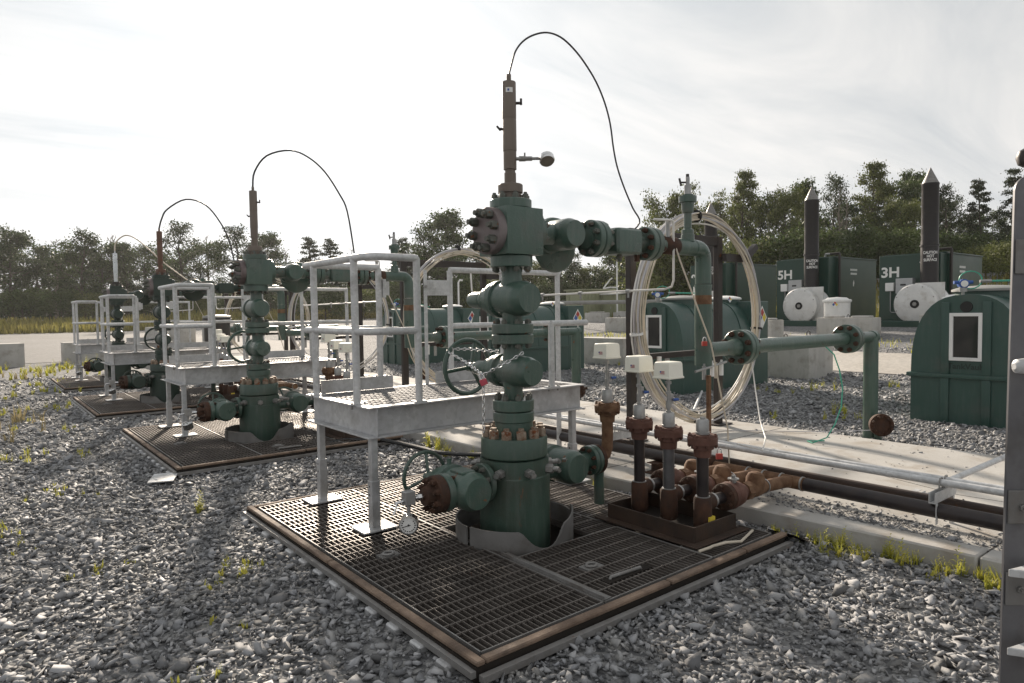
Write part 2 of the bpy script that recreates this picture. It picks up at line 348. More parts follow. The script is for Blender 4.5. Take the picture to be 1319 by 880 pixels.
def placard(o, ux, uy, s, parent):
    p = quad_on(o, ux, uy, [(0, -s), (s*.72, 0), (0, s), (-s*.72, 0)], 'white', parent, 'hazard_placard', .006)
    k = s*.43
    for nm, m, cx, cy in (('red_quarter', 'red', 0, 1), ('blue_quarter', 'blue', -1, 0), ('yellow_quarter', 'yellow', 1, 0)):
        x, y = cx*k*.72, cy*k; q = k*.88
        quad_on(Vector(o), ux, uy, [(x, y-q), (x+q*.72, y), (x, y+q), (x-q*.72, y)], m, p, nm, .010)
for a in (('3H', .50), ('5H', .50), ('9H', .50), ('CAUTION\nHOT\nSURFACE', .13), ('TankVault', .105)): text_mesh(*a)

# ------------------------------------------------------------------ the ground
def sm(t): t = max(0., min(1., t)); return t*t*(3-2*t)
def tz(x, y):
    z = .0865*max(0., min(x, 25.)-14.8)
    z += 3.5*sm((x-31)/40.)*sm((52-y)/25.) if x > 31 else 0
    z += .9*sm((y-84)/20.) * (1 if x < 60 else 1)
    z += 6.*sm((x*.6+y*.8-115)/120.)
    return z
def sheet(name, xs, ys, m, dz=0., kind='structure', f=tz):
    vs = [(x, y, f(x, y)+dz) for y in ys for x in xs]; n = len(xs)
    fs = [(j*n+i, j*n+i+1, (j+1)*n+i+1, (j+1)*n+i) for j in range(len(ys)-1) for i in range(n-1)]
    me = bpy.data.meshes.new(name); me.from_pydata(vs, [], fs); me.shade_smooth(); me.materials.append(MATS[m]); o = link(name, me); o['kind'] = kind; return o
GX = [-900, -400, -200, -100, -50, -20, -8, 0, 5, 10, 13]+[14.8+1.02*i for i in range(11)]+[26.5, 28, 31]+[31+4*i for i in range(1, 11)]+[85, 110, 150, 200, 300, 500, 900]
GY = [-300, -100, -40, -10, 0, 5, 10, 15, 20, 25]+[27+5*i for i in range(12)]+[84+4*i for i in range(6)]+[115, 130, 150, 180, 220, 260, 320, 400, 550, 900]
sheet('ground', GX, GY, 'gravel_bed')
sheet('gravel_road', [14.8+1.02*i for i in range(1, 5)], [-40, -10, 0, 5, 10, 15, 20, 25, 27], 'road', .012)
sheet('yard', [-400, -200, -100, -50, -20, -8, 0, 5, 10, 13, 14.8], [29.5, 32]+[37+5*i for i in range(10)]+[84, 88], 'yard', .012)

# concrete slab with a raised front kerb
slab_front = [(-3, 4.75), (1.0, 4.60), (3, 4.44), (5.5, 4.28), (8, 4.24), (26, 4.24)]
SB = 7.88
def slab():
    root = bpy.data.objects.new('slab', None); col.objects.link(root); root['kind'] = 'structure'; ORG[root] = Vector((0,0,0))
    mb = MB(); mk = MB()
    for (y0, x0), (y1, x1) in zip(slab_front, slab_front[1:]):
        g = .008
        mb.add([(x0+.20, y0, .1), (SB, y0, .1), (SB, y1, .1), (x1+.20, y1, .1), (SB, y0, -.1), (SB, y1, -.1)], [(0,1,2,3), (1,4,5,2)])
    joints = [-3, 1.32, 4.37, 7.4, 10.4, 13.4, 16.4, 19.4, 22.4, 26]
    def fx(y):
        for (y0, x0), (y1, x1) in zip(slab_front, slab_front[1:]):
            if y0 <= y <= y1: return x0+(x1-x0)*(y-y0)/(y1-y0)
    s = mb.build('slab_top', 'concrete_slab', root, smooth=False)
    for y0, y1 in zip(joints, joints[1:]):
        k = MB(); ya, yb = y0+.006, y1-.006; xa, xb = fx(ya), fx(yb)
        k.add([(xa, ya, -.1), (xa+.2, ya, -.1), (xb+.2, yb, -.1), (xb, yb, -.1), (xa, ya, .115), (xa+.2, ya, .115), (xb+.2, yb, .115), (xb, yb, .115)],
              [(0,3,2,1), (4,5,6,7), (0,1,5,4), (1,2,6,5), (2,3,7,6), (3,0,4,7)])
        k.build('kerb', 'concrete_slab', root, bevel=.012)
    for y in joints[1:-1]: MB().box(fx(y)+.205, SB, y-.006, y+.006, .099, .1015).build('control_joint', 'dark_vessel', root)
    MB().tube([(5.9, .2, .1005), (6.1, 1.1, .1005), (6.02, 1.9, .1005), (6.25, 2.6, .1005), (6.2, 3.3, .1005)], .0022, 4).build('crack', 'dark_vessel', root)
    return root
slab()
mat('dial_tan', (.23, .20, .165), (.17, .145, .12), 30, (.3, .4))
mat('dark_riser', (.16, .16, .17), (.09, .088, .09), 8, (.3, .5), metal=.5)
# ------------------------------------------------------------------ one well, its pad, platform, pipework (copied along the row)
WX, WY = 2.869, 3.557
PITCH = 4.96
def gate_valve(parent, c, ax, rb, L, end=.20, bon=.38, m='green', wheelr=None, wh=None, neck=None, collar=True, wp=.3):
    """barrel along ax (closed end on -ax, bonnet and stem on +ax)"""
    a = Vector(ax).normalized(); c = Vector(c); e = rb
    prof = [(-end, e*.80), (-end+.004, e*.83), (-end+.022, e*.86), (-end+.030, e*.90), (-end+.055, e*.985), (-end+.07, e), (.07, e), (.075, e*.97), (.10, e*.97), (.105, e*1.10), (.15, e*1.10), (.155, e*1.05), (.19, e*1.0), (.20, e*.78), (.27, e*.74), (.275, e*.55), (bon*.9, e*.5), (bon, e*.42)]
    v = MB().lathe(c, a, prof, 44)
    if neck: v.lathe(c-Vector((0,0,neck[0])), (0,0,1), [(0, neck[2]*1.0), (neck[0]*.30, neck[2]*.98), (neck[0]*.62, neck[2]*1.12), (neck[0], neck[2]*1.25), (neck[0]+neck[1]*.35, neck[2]*1.12), (neck[0]+neck[1]*.68, neck[2]*.98), (neck[0]+neck[1], neck[2])], 24)
    o = v.build('gate_valve', m, parent)
    MB().cyl(c+a*(bon-.02), c+a*(bon+.08), .02, n=10).build('valve_stem', 'green_bolt', o)
    if wheelr: wheel(o, c+a*(wh or bon+.1), a, wheelr, .018 if wheelr > .18 else .014, m, 3, wp)
    return o
def round_flange(parent, c, r, h, m='green', name='flange', n=36):
    e = .006; return MB().lathe(c, (0,0,1), [(0, r-e), (e, r), (h-e, r), (h, r-e)], n).build(name, m, parent)

def wellhead(k):
    t = thing('wellhead', 'x', 'wellhead', (WX, WY, 0), 'green wellheads in a row')
    P = lambda z, dx=0, dy=0: (WX+dx, WY+dy, z)
    MB().lathe(P(-.25), (0,0,1), [(0, .243), (.745, .243), (.752, .236), (.862, .236)], 44).build('casing_head', 'green_head', t)
    f = MB().lathe(P(.62), (0,0,1), [(0, .222), (.008, .228), (.124, .228), (.136, .220)], 44).build('flange', 'green_head', t)
    bolts(f, P(.756), (0,0,1), .188, 12, .036, .055, .018, 'bolt_rusty', .1)
    for i in range(8):                                             # tie-down screws round the head
        th = 2*math.pi*i/8+R(231)-R(22); d = Vector((math.cos(th), math.sin(th), 0)); p = Vector(P(.54))+d*.232
        o = link('lock_screw', boltmesh(.033, .05, .04, 'bolt_steel'), t); o.location = p-ORG[t]; o.rotation_euler = orient(d)
    MB().lathe(P(.75), (0,0,1), [(0, .134), (.09, .130), (.105, .130)], 36).build('spool', 'green', t)
    f = round_flange(t, P(.853), .141, .069); f = round_flange(t, P(.928), .141, .075)
    MB().cyl(P(.92), P(.93), .11).build('gasket', 'black_mark', t)
    bolts(f, P(1.003), (0,0,1), .115, 8, .022, .03, .012)
    gate_valve(t, P(1.195), (0,1,0), .104, 0, .215, .44, wheelr=.20, wh=.545, neck=(.19, .19, .066), wp=.9)
    f = round_flange(t, P(1.383), .143, .064); f2 = round_flange(t, P(1.453), .143, .066)
    MB().cyl(P(1.446), P(1.454), .11).build('gasket', 'black_mark', t)
    bolts(f, P(1.383), (0,0,-1), .116, 8, .021, .024, .007); bolts(f2, P(1.519), (0,0,1), .116, 8, .021, .024, .007)
    v = gate_valve(t, P(1.688), (0,1,0), .118, 0, .19, .36, neck=(.17, .22, .070))
    MB().lathe(P(1.688, 0, .33), (0,1,0), [(0, .06), (.1, .06), (.14, .05), (.15, .03)], 20).build('bonnet_cap', 'green', v)
    f = round_flange(t, P(1.90), .143, .078); bolts(f, P(1.90), (0,0,-1), .116, 8, .021, .026, .007)
    b = MB().box(WX-.155, WX+.155, WY-.155, WY+.155, 1.9785, 2.29).build('cross_block', 'green', t, bevel=.006, seg=2)
    f = MB().lathe(P(2.135, -.155), (-1,0,0), [(0, .155), (.055, .155), (.062, .148)], 36).build('blind_flange', 'plum', t)
    bolts(f, P(2.135, -.217), (-1,0,0), .118, 8, .030, .05, .022, 'green_bolt', .2)
    f = round_flange(t, P(2.291), .142, .063); bolts(f, P(2.354), (0,0,1), .113, 8, .022, .032, .012, 'green_bolt')
    # lubricator on top
    lm = ('lubricator', 'lubricator', 'lubricator_rust', 'zinc_pale')[k]
    MB().lathe(P(2.353), (0,0,1), [(0, .085), (.03, .085), (.034, .072), (.045, .072), (.047, .084), (.10, .084), (.106, .078), (.107, .040)], 30).build('collar', 'lubricator' if k < 2 else ('lubricator_rust' if k == 2 else 'dark_vessel'), t)
    l = MB().lathe(P(2.45), (0,0,1), [(0, .040), (.085, .040), (.087, .035), (.105, .035), (.108, .044), (.23, .044), (.233, .0465), (.44, .0465), (.442, .0455), (.446, .0455), (.448, .047), (.685, .047), (.69, .044)], 28).build('lubricator', lm, t)
    MB().cyl(P(3.139), P(3.19), .016, n=12).build('top_fitting', lm, l)
    if k == 0:
        th0, th1 = R(205), R(262); pts = [(math.cos(th0+(th1-th0)*i/8), math.sin(th0+(th1-th0)*i/8)) for i in range(9)]
        mb = MB(); mb.add([(WX+x*.0485, WY+y*.0485, z) for z in (3.06, 3.092) for x, y in pts], [(i, i+1, i+10, i+9) for i in range(8)]); lab = mb.build('sticker', 'white', l)
        mb = MB(); mb.add([(WX+x*.0492, WY+y*.0492, z) for z in (3.068, 3.083) for x, y in pts[2:5]], [(i, i+1, i+4, i+3) for i in range(2)]); mb.build('blue_print', 'blue', l)
    vx = Vector((rt.x, rt.y, 0)).normalized()
    c = Vector(P(3.0)); MB().cyl(c+vx*.04, c+vx*.085, .010, n=8).cyl(c+vx*.08-Vector((0,0,.012)), c+vx*.08+Vector((0,0,.03)), .008, n=8).build('bleed_cock', 'black_steel', l)
    c = Vector(P(2.83)); MB().cyl(c-vx*.04, c-vx*.07, .009, n=8).cyl(c-vx*.06-Vector((0,0,.01)), c-vx*.085+Vector((0,0,.02)), .007, n=8).build('bleed_cock', 'black_steel', l)
    # gauge on a short pipe
    if k == 0:
        c = Vector(P(2.63)); g = MB().cyl(c+vx*.04, c+vx*.06, .012, n=12).cyl(c+vx*.06, c+vx*.105, .018, n=14).cyl(c+vx*.105, c+vx*.15, .016, n=6).cyl(c+vx*.15, c+vx*.20, .010, n=10).cyl(c+vx*.10, c+vx*.10+Vector((0,0,.04)), .006, n=8).build('gauge_pipe', 'bolt_steel', t)
        gc = c+vx*.25+Vector((0,0,-.012)); n = (Vector((-fw.x, -fw.y, 0)).normalized()*.62+Vector((0,0,-.78))+vx*.12).normalized()
        d = MB().lathe(gc-n*.03, n, [(0, .050), (.004, .052), (.034, .052), (.042, .046), (.043, .0)], 28, caps=False).cyl(gc-n*.032, gc-n*.028, .05).build('gauge', 'chrome', g)
        MB().cyl(gc+n*.0125, gc+n*.0142, .045, n=24).build('gauge_dial', 'dial_tan', g)
    # outlets low on the head, a valve on each side
    MB().lathe(P(.47, -.20), (-1,0,0), [(0, .075), (.05, .075), (.052, .128), (.085, .130), (.09, .124)], 30).build('outlet_flange', 'green', t)
    f = MB().cyl(P(.47, -.28), P(.47, -.33), .07).build('valve_neck', 'green', t)
    bolts(f, P(.47, -.29), (-1,0,0), .105, 8, .018, .03, .01)
    v = gate_valve(t, P(.462, -.44), (0,1,0), .124, 0, .185, .36, wheelr=.165, wh=.46, wp=.6)
    MB().box(WX-.50, WX-.40, WY-.10, WY+.05, .565, .592).build('bonnet_boss', 'green', v, bevel=.006)
    MB().cyl(P(.54, -.43, .16), P(.63, -.43, .16), .016, n=10).build('grease_fitting', 'green', v)
    MB().cyl(P(.46, -.5), P(.46, -.62), .062).build('valve_neck', 'green', t)
    f = MB().lathe(P(.46, -.555), (-1,0,0), [(0, .118), (.004, .122), (.044, .122), (.048, .118)], 32).build('flange', 'green', t); bolts(f, P(.46, -.55), (1,0,0), .098, 8, .016, .024, .008, 'rust')
    f = MB().lathe(P(.46, -.607), (-1,0,0), [(0, .118), (.05, .120), (.062, .112), (.064, .07), (.12, .058), (.122, .02), (.13, .02)], 30).build('rusty_flange', 'rust', t); bolts(f, P(.46, -.668), (-1,0,0), .094, 8, .020, .032, .014, 'rust')
    # gauge block hanging from the rusty flange
    g = MB().cyl(P(.465, -.735), P(.465, -.79), .014, n=10).cyl(P(.465, -.75), P(.465, -.775), .022, n=6).build('gauge_fitting', 'chrome', t)
    MB().cbox(P(.475, -.835), (.07, .055, .085)).build('needle_valve_block', 'alu', g, bevel=.004)
    MB().cyl(P(.46, -.87), P(.455, -.93), .010, n=8).tube([P(.455, -.925, -.01), P(.44, -.93, -.02), P(.40, -.955, -.03)], .006, 6).build('lever', 'chrome', g)
    MB().cyl(P(.44, -.835), P(.37, -.835), .012, n=8).build('gauge_stem', 'alu', g)
    gd = Vector((-.60, -.78, -.05)).normalized() if k == 0 else Vector((-.3, -.2, .95)).normalized(); gc = Vector(P(.315, -.835, 0))
    MB().lathe(gc-gd*.035, gd, [(0, .048), (.004, .056), (.055, .056), (.06, .060), (.072, .060), (.073, .052), (.066, .050)], 30, caps=False).cyl(gc-gd*.036, gc-gd*.034, .05).build('gauge_case', 'chrome', g)
    MB().cyl(gc+gd*.026, gc+gd*.030, .051, n=28).build('gauge_dial', 'white', g)
    _, gu, gw = frame(gd); mk = MB()
    for i in range(14):
        a = R(-40+i*20); q = gc+gd*.031+(gu*math.cos(a)+gw*math.sin(a))*.040; mk.cbox(q, (.006, .006, .006))
    mk.tube([gc+gd*.032-gu*.012, gc+gd*.032+gu*.034+gw*.012], .0025, 5); mk.cyl(gc+gd*.030, gc+gd*.034, .006, n=8); mk.build('dial_marks', 'black_mark', g)
    # right outlet
    MB().cyl(P(.465, .20), P(.465, .42), .066).build('valve_neck', 'green', t)
    v = gate_valve(t, P(.468, .47), (0,1,0), .124, 0, .15, .36, wheelr=.155, wh=.46, wp=.2)
    bolts(v, P(.505, .36, -.075), (-.1,-1,.0), .045, 4, .020, .03, .01, 'bolt_steel')
    MB().cyl(P(.468, .55), P(.468, .78), .060).build('valve_neck', 'green', t)
    fl_pair(t, P(.468, .745), (1,0,0), .112, .036, .006, 8, .015, 'green', 'rust', .024)
    MB().lathe(P(.468, .785), (1,0,0), [(0, .112), (.03, .112), (.034, .05)], 28).build('rusty_flange', 'rust', t)
    # short pipe bending up, with its own capped flange, cap and box
    e = MB().tube([P(.468, .80), P(.47, .86), P(.49, .905), P(.54, .925), P(.62, .93), P(.80, .93)], .044, 16).build('elbow_pipe', 'rust_brown', t)
    riser_top(e, Vector(P(.74, .93)), 'rust_brown')
    MB().cyl(P(.40, .83), P(.12, .83), .04, n=14).build('drain_pipe', 'green', t)
    # flow-line side valves
    z = 2.145
    f = MB().lathe(P(z, .155), (1,0,0), [(0, .140), (.05, .140), (.055, .135)], 32).build('flange', 'green', t); bolts(f, P(z, .21), (1,0,0), .115, 8, .019, .028, .01)
    MB().cyl(P(z, .20), P(z, .62), .075).build('valve_neck', 'green', t)
    v = gate_valve(t, P(z, .455), (0,1,0), .112, 0, .165, .28)
    c = Vector(P(z-.045, .595, .17)); MB().lathe(c, (0,1,0), [(0, .05), (.02, .19), (.03, .205), (.05, .21), (.06, .205), (.05, .17), (.03, .06), (.10, .05), (.11, .03)], 40).build('actuator_dish', 'green', v)
    fl_pair(t, P(z-.005, .80), (1,0,0), .138, .055, .007, 8, .021, 'green', 'green_bolt', .034)
    MB().cyl(P(z-.01, .72), P(z-.01, 1.40), .072).build('valve_neck', 'green', t)
    v = MB().box(WX+.955, WX+1.245, WY-.105, WY+.105, z-.115, z+.085).build('choke_body', 'green', t, bevel=.045, seg=3)
    MB().cyl(P(z-.10, 1.06, -.02), P(z-.17, 1.06, -.02), .02, n=10).build('drain_plug', 'green_bolt', v); MB().cyl(P(z-.10, 1.24, -.04), P(z-.165, 1.24, -.04), .022, n=8).build('drain_plug', 'rust', v)
    fl_pair(t, P(z-.012, 1.42), (1,0,0), .135, .058, .009, 8, .021, 'green', 'rust', .034)
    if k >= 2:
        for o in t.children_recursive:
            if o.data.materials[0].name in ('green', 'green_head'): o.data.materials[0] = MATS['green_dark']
    return t
def riser_top(parent, c, mt='rust_cast', box=True, cap='alu'):
    """bolted flange pair, alloy cap, thin stem and a cream weather box"""
    c = Vector(c); Z = Vector((0,0,1))
    f = MB().lathe(c, Z, [(0, .056), (.05, .060), (.055, .075), (.085, .075), (.087, .098), (.128, .100), (.130, .094), (.134, .094), (.136, .080), (.15, .078)], 28).build('riser_flange', mt, parent)
    bolts(f, c+Z*.128, Z, .083, 6, .014, .022, .008, mt); bolts(f, c+Z*.087, -Z, .085, 6, .014, .02, .006, mt)
    if cap: MB().lathe(c+Z*.15, Z, [(0, .044), (.004, .047), (.016, .047), (.018, .043), (.090, .043), (.102, .036), (.106, .02), (.115, .02)], 20).build('cap', cap, parent)
    if box:
        s = MB().cyl(c+Z*.25, c+Z*.50, .012, n=10).cyl(c+Z*.28, c+Z*.335, .018, n=8).cyl(c+Z*.38, c+Z*.40, .020, n=8).cyl(c+Z*.45, c+Z*.47, .022, n=8)
        s.cbox(c+Z*.345+Vector((.02, 0, 0)), (.035, .03, .07)); s.build('stem', 'alu', parent)
        MB().cyl(c+Z*.34+Vector((.03, -.02, 0)), c+Z*.34+Vector((.06, -.04, 0)), .010, n=8).build('valve_tap', 'blue', parent)
        b = c+Z*.49; u, w = .062, .055
        o = MB(); vs = []
        for zz, s_ in ((0, 1.07), (.006, 1.09), (.012, 1.07), (.014, 1.0), (.102, .955), (.113, .90), (.117, .80)):
            for x, y in ((-1,-1), (1,-1), (1,1), (-1,1)): vs.append(b+Vector((x*.078*s_, y*.068*s_, zz)))
        fs = [(i*4+j, i*4+(j+1) % 4, i*4+4+(j+1) % 4, i*4+4+j) for i in range(6) for j in range(4)]+[(3,2,1,0), (24,25,26,27)]
        bx = o.add(vs, fs).build('weather_box', 'cream', parent, bevel=.006, seg=2)
        quad_on(b+Vector((-.0768, -.01, .045)), (0,-1,0), (0,0,1), [(-.018,-.012), (.018,-.012), (.018,.012), (-.018,.012)], 'white', bx, 'sticker', .002)
        for j in range(3): quad_on(b+Vector((-.0772, -.01, .036+.008*j)), (0,-1,0), (0,0,1), [(-.018,0), (.018,0), (.018,.004), (-.018,.004)], 'red', bx, 'sticker_stripe', .003)
        quad_on(b+Vector((-.0776, .0, .048)), (0,-1,0), (0,0,1), [(-.009,-.003), (.001,-.003), (.001,.008), (-.009,.008)], 'blue', bx, 'sticker_corner', .003)

def grating_bars(mb, x0, x1, y0, y1, z, sp, h=.03, th=.005, rod=.10):
    n = max(2, int((x1-x0)/sp)); zz = z
    for i in range(n+1):
        x = x0+(x1-x0)*i/n; mb.box(x-th/2, x+th/2, y0, y1, zz-h, zz)
    m = max(2, int((y1-y0)/rod))
    for j in range(m+1):
        y = y0+(y1-y0)*j/m; mb.box(x0, x1, y-.004, y+.004, zz-.008, zz+.002)
def pad(k):
    X0, X1, Y0, Y1, Z = 1.63, 4.16, 2.30, 5.40, .085
    t = thing('grating_pad', 'x', 'grating', ((X0+X1)/2, (Y0+Y1)/2, 0), 'steel grating pads')
    MB().add([(X0+.03, Y0+.03, .006), (X1, Y0+.03, .006), (X1, Y1-.03, .006), (X0+.03, Y1-.03, .006)], [(0,1,2,3)]).build('pit_void_shade', 'pit', t)  # black sheet: darkness of the void below the bars put into its colour
    xs = [X0+.075, 2.50, 3.46, X1-.03]; ys = [Y0+.08, 3.15, 3.96, Y1-.06]
    for i in range(3):
        segs = [(ys[0], ys[3])] if i == 0 else ([(ys[0], 3.16), (3.955, ys[3])] if i == 1 else [(ys[0], 2.62), (3.36, ys[3])])
        for a, b in segs:
            mb = MB(); grating_bars(mb, xs[i]+.008, xs[i+1]-.008, a, b, Z, .034)
            o = mb.build('grating_panel', 'grating', t, smooth=False); o['kind'] = 'stuff'
            e = MB().box(xs[i], xs[i]+.007, a, b, Z-.035, Z+.003).box(xs[i+1]-.007, xs[i+1], a, b, Z-.035, Z+.003).box(xs[i]+.007, xs[i+1]-.007, a-.006, a, Z-.035, Z+.003).box(xs[i]+.007, xs[i+1]-.007, b, b+.006, Z-.035, Z+.003)
            e.build('panel_edge', 'grate_edge', o, smooth=False)
    # infill beside the riser tray
    mb = MB(); grating_bars(mb, xs[1]+.008, 2.53, 3.17, 3.94, Z, .034); grating_bars(mb, 3.215, 3.455, 3.17, 3.94, Z, .034); o = mb.build('grating_panel', 'grating', t, smooth=False); o['kind'] = 'stuff'
    if k == 0: MB().box(2.505, 2.560, 2.38, 3.25, Z+.004, Z+.010).box(2.505, 2.511, 2.38, 3.25, Z+.010, Z+.026).build('angle_strip', 'ring', t, bevel=.002)
    # timber edge, boards laid end to end
    def board(x0, x1, y0, y1, z0=Z-.035, z1=Z+.012): return MB().box(x0, x1, y0, y1, z0, z1).build('edge_board', 'timber', t, bevel=.006)
    for a, b in ((Y0-.005, 3.85), (3.862, Y1)): board(X0, X0+.046, a, b, Z-.012, Z+.012)
    for a, b in ((X0+.049, 2.95), (2.962, 3.70), (3.71, X1+.03)): board(a, b, Y0-.005, Y0+.044, Z-.012, Z+.012)
    board(X0+.049, 2.9, Y1-.04, Y1, Z-.012, Z+.008); board(2.91, X1, Y1-.04, Y1, Z-.012, Z+.008)
    MB().box(X0-.003, X0+.04, Y0, Y1-.002, .0, Z-.013).box(X0+.041, X1, Y0, Y0+.04, .0, Z-.013).build('edge_gap_shade', 'pit', t)  # black strips painting the shade of the gap below the boards
    MB().box(X0-.03, X0-.004, Y0, Y1, .03, .06).build('edge_angle', 'grate_edge', t); MB().box(X0, X1+.02, Y0-.05, Y0-.016, .02, .05).build('edge_angle', 'grate_edge', t)
    for i in range(13):
        y = Y0+.15+i*.235; MB().box(X0-.055, X0-.003, y, y+.10, -.03, .032).build('support_lug', 'galv_beam', t, bevel=.008)
    # lifting-eye recesses and a grab bar
    for (x, y) in ((1.98, 3.73), (2.80, 2.76), (3.30, 4.35)):
        MB().box(x-.065, x+.065, y-.042, y+.042, Z-.02, Z+.004).build('eye_plate', 'ring', t)
        MB().tube([(x+.035*math.cos(a), y+.028*math.sin(a), Z+.012) for a in [2*math.pi*q/14 for q in range(14)]], .008, 6, True).build('lifting_eye', 'grate_edge', t)
    MB().box(2.69, 3.06, 2.515, 2.58, Z-.02, Z+.0045).build('grab_recess', 'pit', t); MB().tube([(2.74, 2.555, Z), (2.745, 2.555, Z+.014), (2.98, 2.54, Z+.014), (2.985, 2.54, Z)], .010, 8).build('grab_bar', 'grate_edge', t)
    return t
def ring(k):
    t = thing('cellar_ring', 'x', 'ring', (WX, WY, .06), 'curved steel cellar rings')
    rr, th = .40, .011
    def top(a):
        d = (a-262) % 360; d = d-360 if d > 180 else d
        if -26 < d < 22: return .085+.125*(1-math.cos(math.radians(d/ (26 if d<0 else 22)*90)))**1.2
        if 22 <= d < 70: return .21+.05*(d-22)/48
        return .205
    for a0, a1, off in ((183, 372, 0), (15, 180, .012)):
        n = 48; vs = []; fs = []
        for i in range(n+1):
            a = a0+(a1-a0)*i/n; c, s_ = math.cos(R(a)), math.sin(R(a)); r0 = rr+off; z1 = top(a)
            vs += [(WX+c*r0, WY+s_*r0, .05), (WX+c*(r0-th), WY+s_*(r0-th), .05), (WX+c*(r0-th), WY+s_*(r0-th), z1), (WX+c*r0, WY+s_*r0, z1)]
        for i in range(n):
            for j in range(4): fs.append((i*4+j, i*4+(j+1) % 4, i*4+4+(j+1) % 4, i*4+4+j))
        fs += [(3,2,1,0), tuple(n*4+j for j in range(4))]
        MB().add(vs, fs).build('curved_plate', 'ring', t)
    return t
def platform(k):
    X0, X1, Y0, Y1, Z, ZB = 2.10, 4.21, 4.20, 5.31, .95, .73
    t = thing('work_platform', 'x', 'platform', ((X0+X1)/2, (Y0+Y1)/2, .09), 'galvanised work platforms')
    w, fl, q = .008, .075, .012
    def ch(a, b, nx, ny, name='channel_beam'):   # channel between a and b, flanges outwards along (nx, ny)
        m = MB()
        if ny: y = a[1]; s = ny; yy = sorted((y, y+s*w)); m.box(a[0], b[0], yy[0], yy[1], ZB+q, Z-q); yy = sorted((y-s*.0, y+s*fl)); m.box(a[0], b[0], yy[0], yy[1], Z-q, Z); m.box(a[0], b[0], yy[0], yy[1], ZB, ZB+q)
        else: x = a[0]; s = nx; xx = sorted((x, x+s*w)); m.box(xx[0], xx[1], a[1], b[1], ZB+q, Z-q); xx = sorted((x, x+s*fl)); m.box(xx[0], xx[1], a[1], b[1], Z-q, Z); m.box(xx[0], xx[1], a[1], b[1], ZB, ZB+q)
        return m.build(name, 'galv_beam', t, bevel=.002)
    ch((X0+fl+.001, Y0+fl), (X1-.002, Y0+fl), 0, -1); ch((X0+fl+.001, Y1-fl), (X1-.002, Y1-fl), 0, 1); ch((X0+fl, Y0), (X0+fl, Y1), -1, 0); ch((X1-fl, Y0+fl+.012), (X1-fl, Y1-fl-.012), 1, 0)
    mb = MB(); grating_bars(mb, X0+fl+.012, X1-fl-.012, Y0+fl+.012, Y1-fl-.012, Z-.002, .04, .03); d = mb.build('deck_grating', 'deck', t, smooth=False); d['kind'] = 'stuff'
    # telescoping square legs on base plates
    for x, y in ((2.172, 5.19), (2.157, 4.255), (4.10, 5.19), (4.10, 4.262)):
        l = MB().cbox((x, y, (.42+ZB)/2), (.052, .052, ZB-.42)).cbox((x, y, .26), (.066, .066, .34)).build('leg', 'galv_beam', t, bevel=.004)
        MB().box(x-.13, x+.13, y-.10, y+.10, .090, .102).build('base_plate', 'galv', l, bevel=.002)
        for hz in (.33, .39): MB().cyl((x-.0325, y, hz), (x-.0345, y, hz), .007, n=8).build('pin_hole', 'dark_vessel', l)
    # guard rails
    r = .0265; TZ, MZ = 2.0, 1.475
    def post(x, y, z1, z0=Z, nm='rail_post'):
        p = MB().cyl((x, y, z0), (x, y, z1), r, n=16).build(nm, 'galv', t)
        MB().box(x-.065, x+.065, y-.035, y+.035, z0, z0+.010).build('post_foot', 'galv', p)
        for s in (-.05, .05): MB().cyl((x+s, y-.02, z0-.03), (x+s, y-.02, z0+.02), .009, n=6).build('bolt', 'bolt_steel', p)
        return p
    post(2.145, 5.19, TZ-.01); post(2.135, 4.44, TZ-.01)
    post(2.76, 5.265, TZ-.01, Z+.10); post(3.50, 5.265, TZ-.01); post(4.12, 5.265, TZ-.01); MB().cyl((4.87, 5.265, .10), (4.87, 5.265, TZ), r, n=16).build('ladder_rail', 'galv', t); post(3.84, 4.235, MZ+.03)
    def rail(pts, nm): return MB().tube(pts, r, 14).build(nm, 'galv', t)
    def bend(p0, c, p1, n=5):
        p0, c, p1 = map(Vector, (p0, c, p1)); return [p0*(1-u)**2+c*2*u*(1-u)+p1*u*u for u in [i/n for i in range(n+1)]]
    for z, nm in ((TZ, 'top_rail'), (MZ, 'mid_rail')):
        tail = bend((2.515, 4.245, z), (2.535, 4.245, z), (2.535, 4.245, z-.02)) + [(2.535, 4.245, Z)] if nm == 'top_rail' else [(2.53, 4.245, z)]
        rail([(2.145, 5.36, z), (2.14, 4.50, z)]+bend((2.14, 4.36, z), (2.145, 4.26, z), (2.22, 4.245, z))+tail, nm)
        rail([(2.17, 5.20, z), (2.22, 5.265, z), (2.76, 5.265, z)], nm); rail([(3.50, 5.265, z), (4.89, 5.265, z)] if nm == 'top_rail' else [(3.50, 5.265, z), (4.98, 5.265, z)], nm)
    rail([(3.84, 4.235, MZ+.02), (4.26, 4.235, MZ+.02)], 'mid_rail')
    MB().box(2.485, 2.585, 4.21, 4.285, Z, Z+.010).build('post_foot', 'galv', t)
    # toe boards and gate hardware
    MB().box(2.20, 2.86, 5.225, 5.233, Z+.002, Z+.11).build('toe_board', 'galv_beam', t, bevel=.002); MB().box(3.30, 4.13, 5.225, 5.233, Z+.002, Z+.11).build('toe_board', 'galv_beam', t, bevel=.002)
    MB().box(2.79, 2.82, 5.24, 5.29, 1.74, 1.90).box(2.82, 2.86, 5.255, 5.262, 1.76, 1.88).build('gate_hinge', 'galv', t, bevel=.002)
    MB().box(3.20, 3.235, 5.235, 5.245, Z, 1.99).build('gate_bar', 'galv', t, bevel=.003); MB().box(3.236, 3.48, 5.238, 5.246, 1.76, 1.90).build('gate_plate', 'galv', t, bevel=.002)
    MB().cyl((3.217, 5.235, 1.84), (3.217, 5.225, 1.84), .014, n=6).build('bolt', 'bolt_steel', t)
    return t
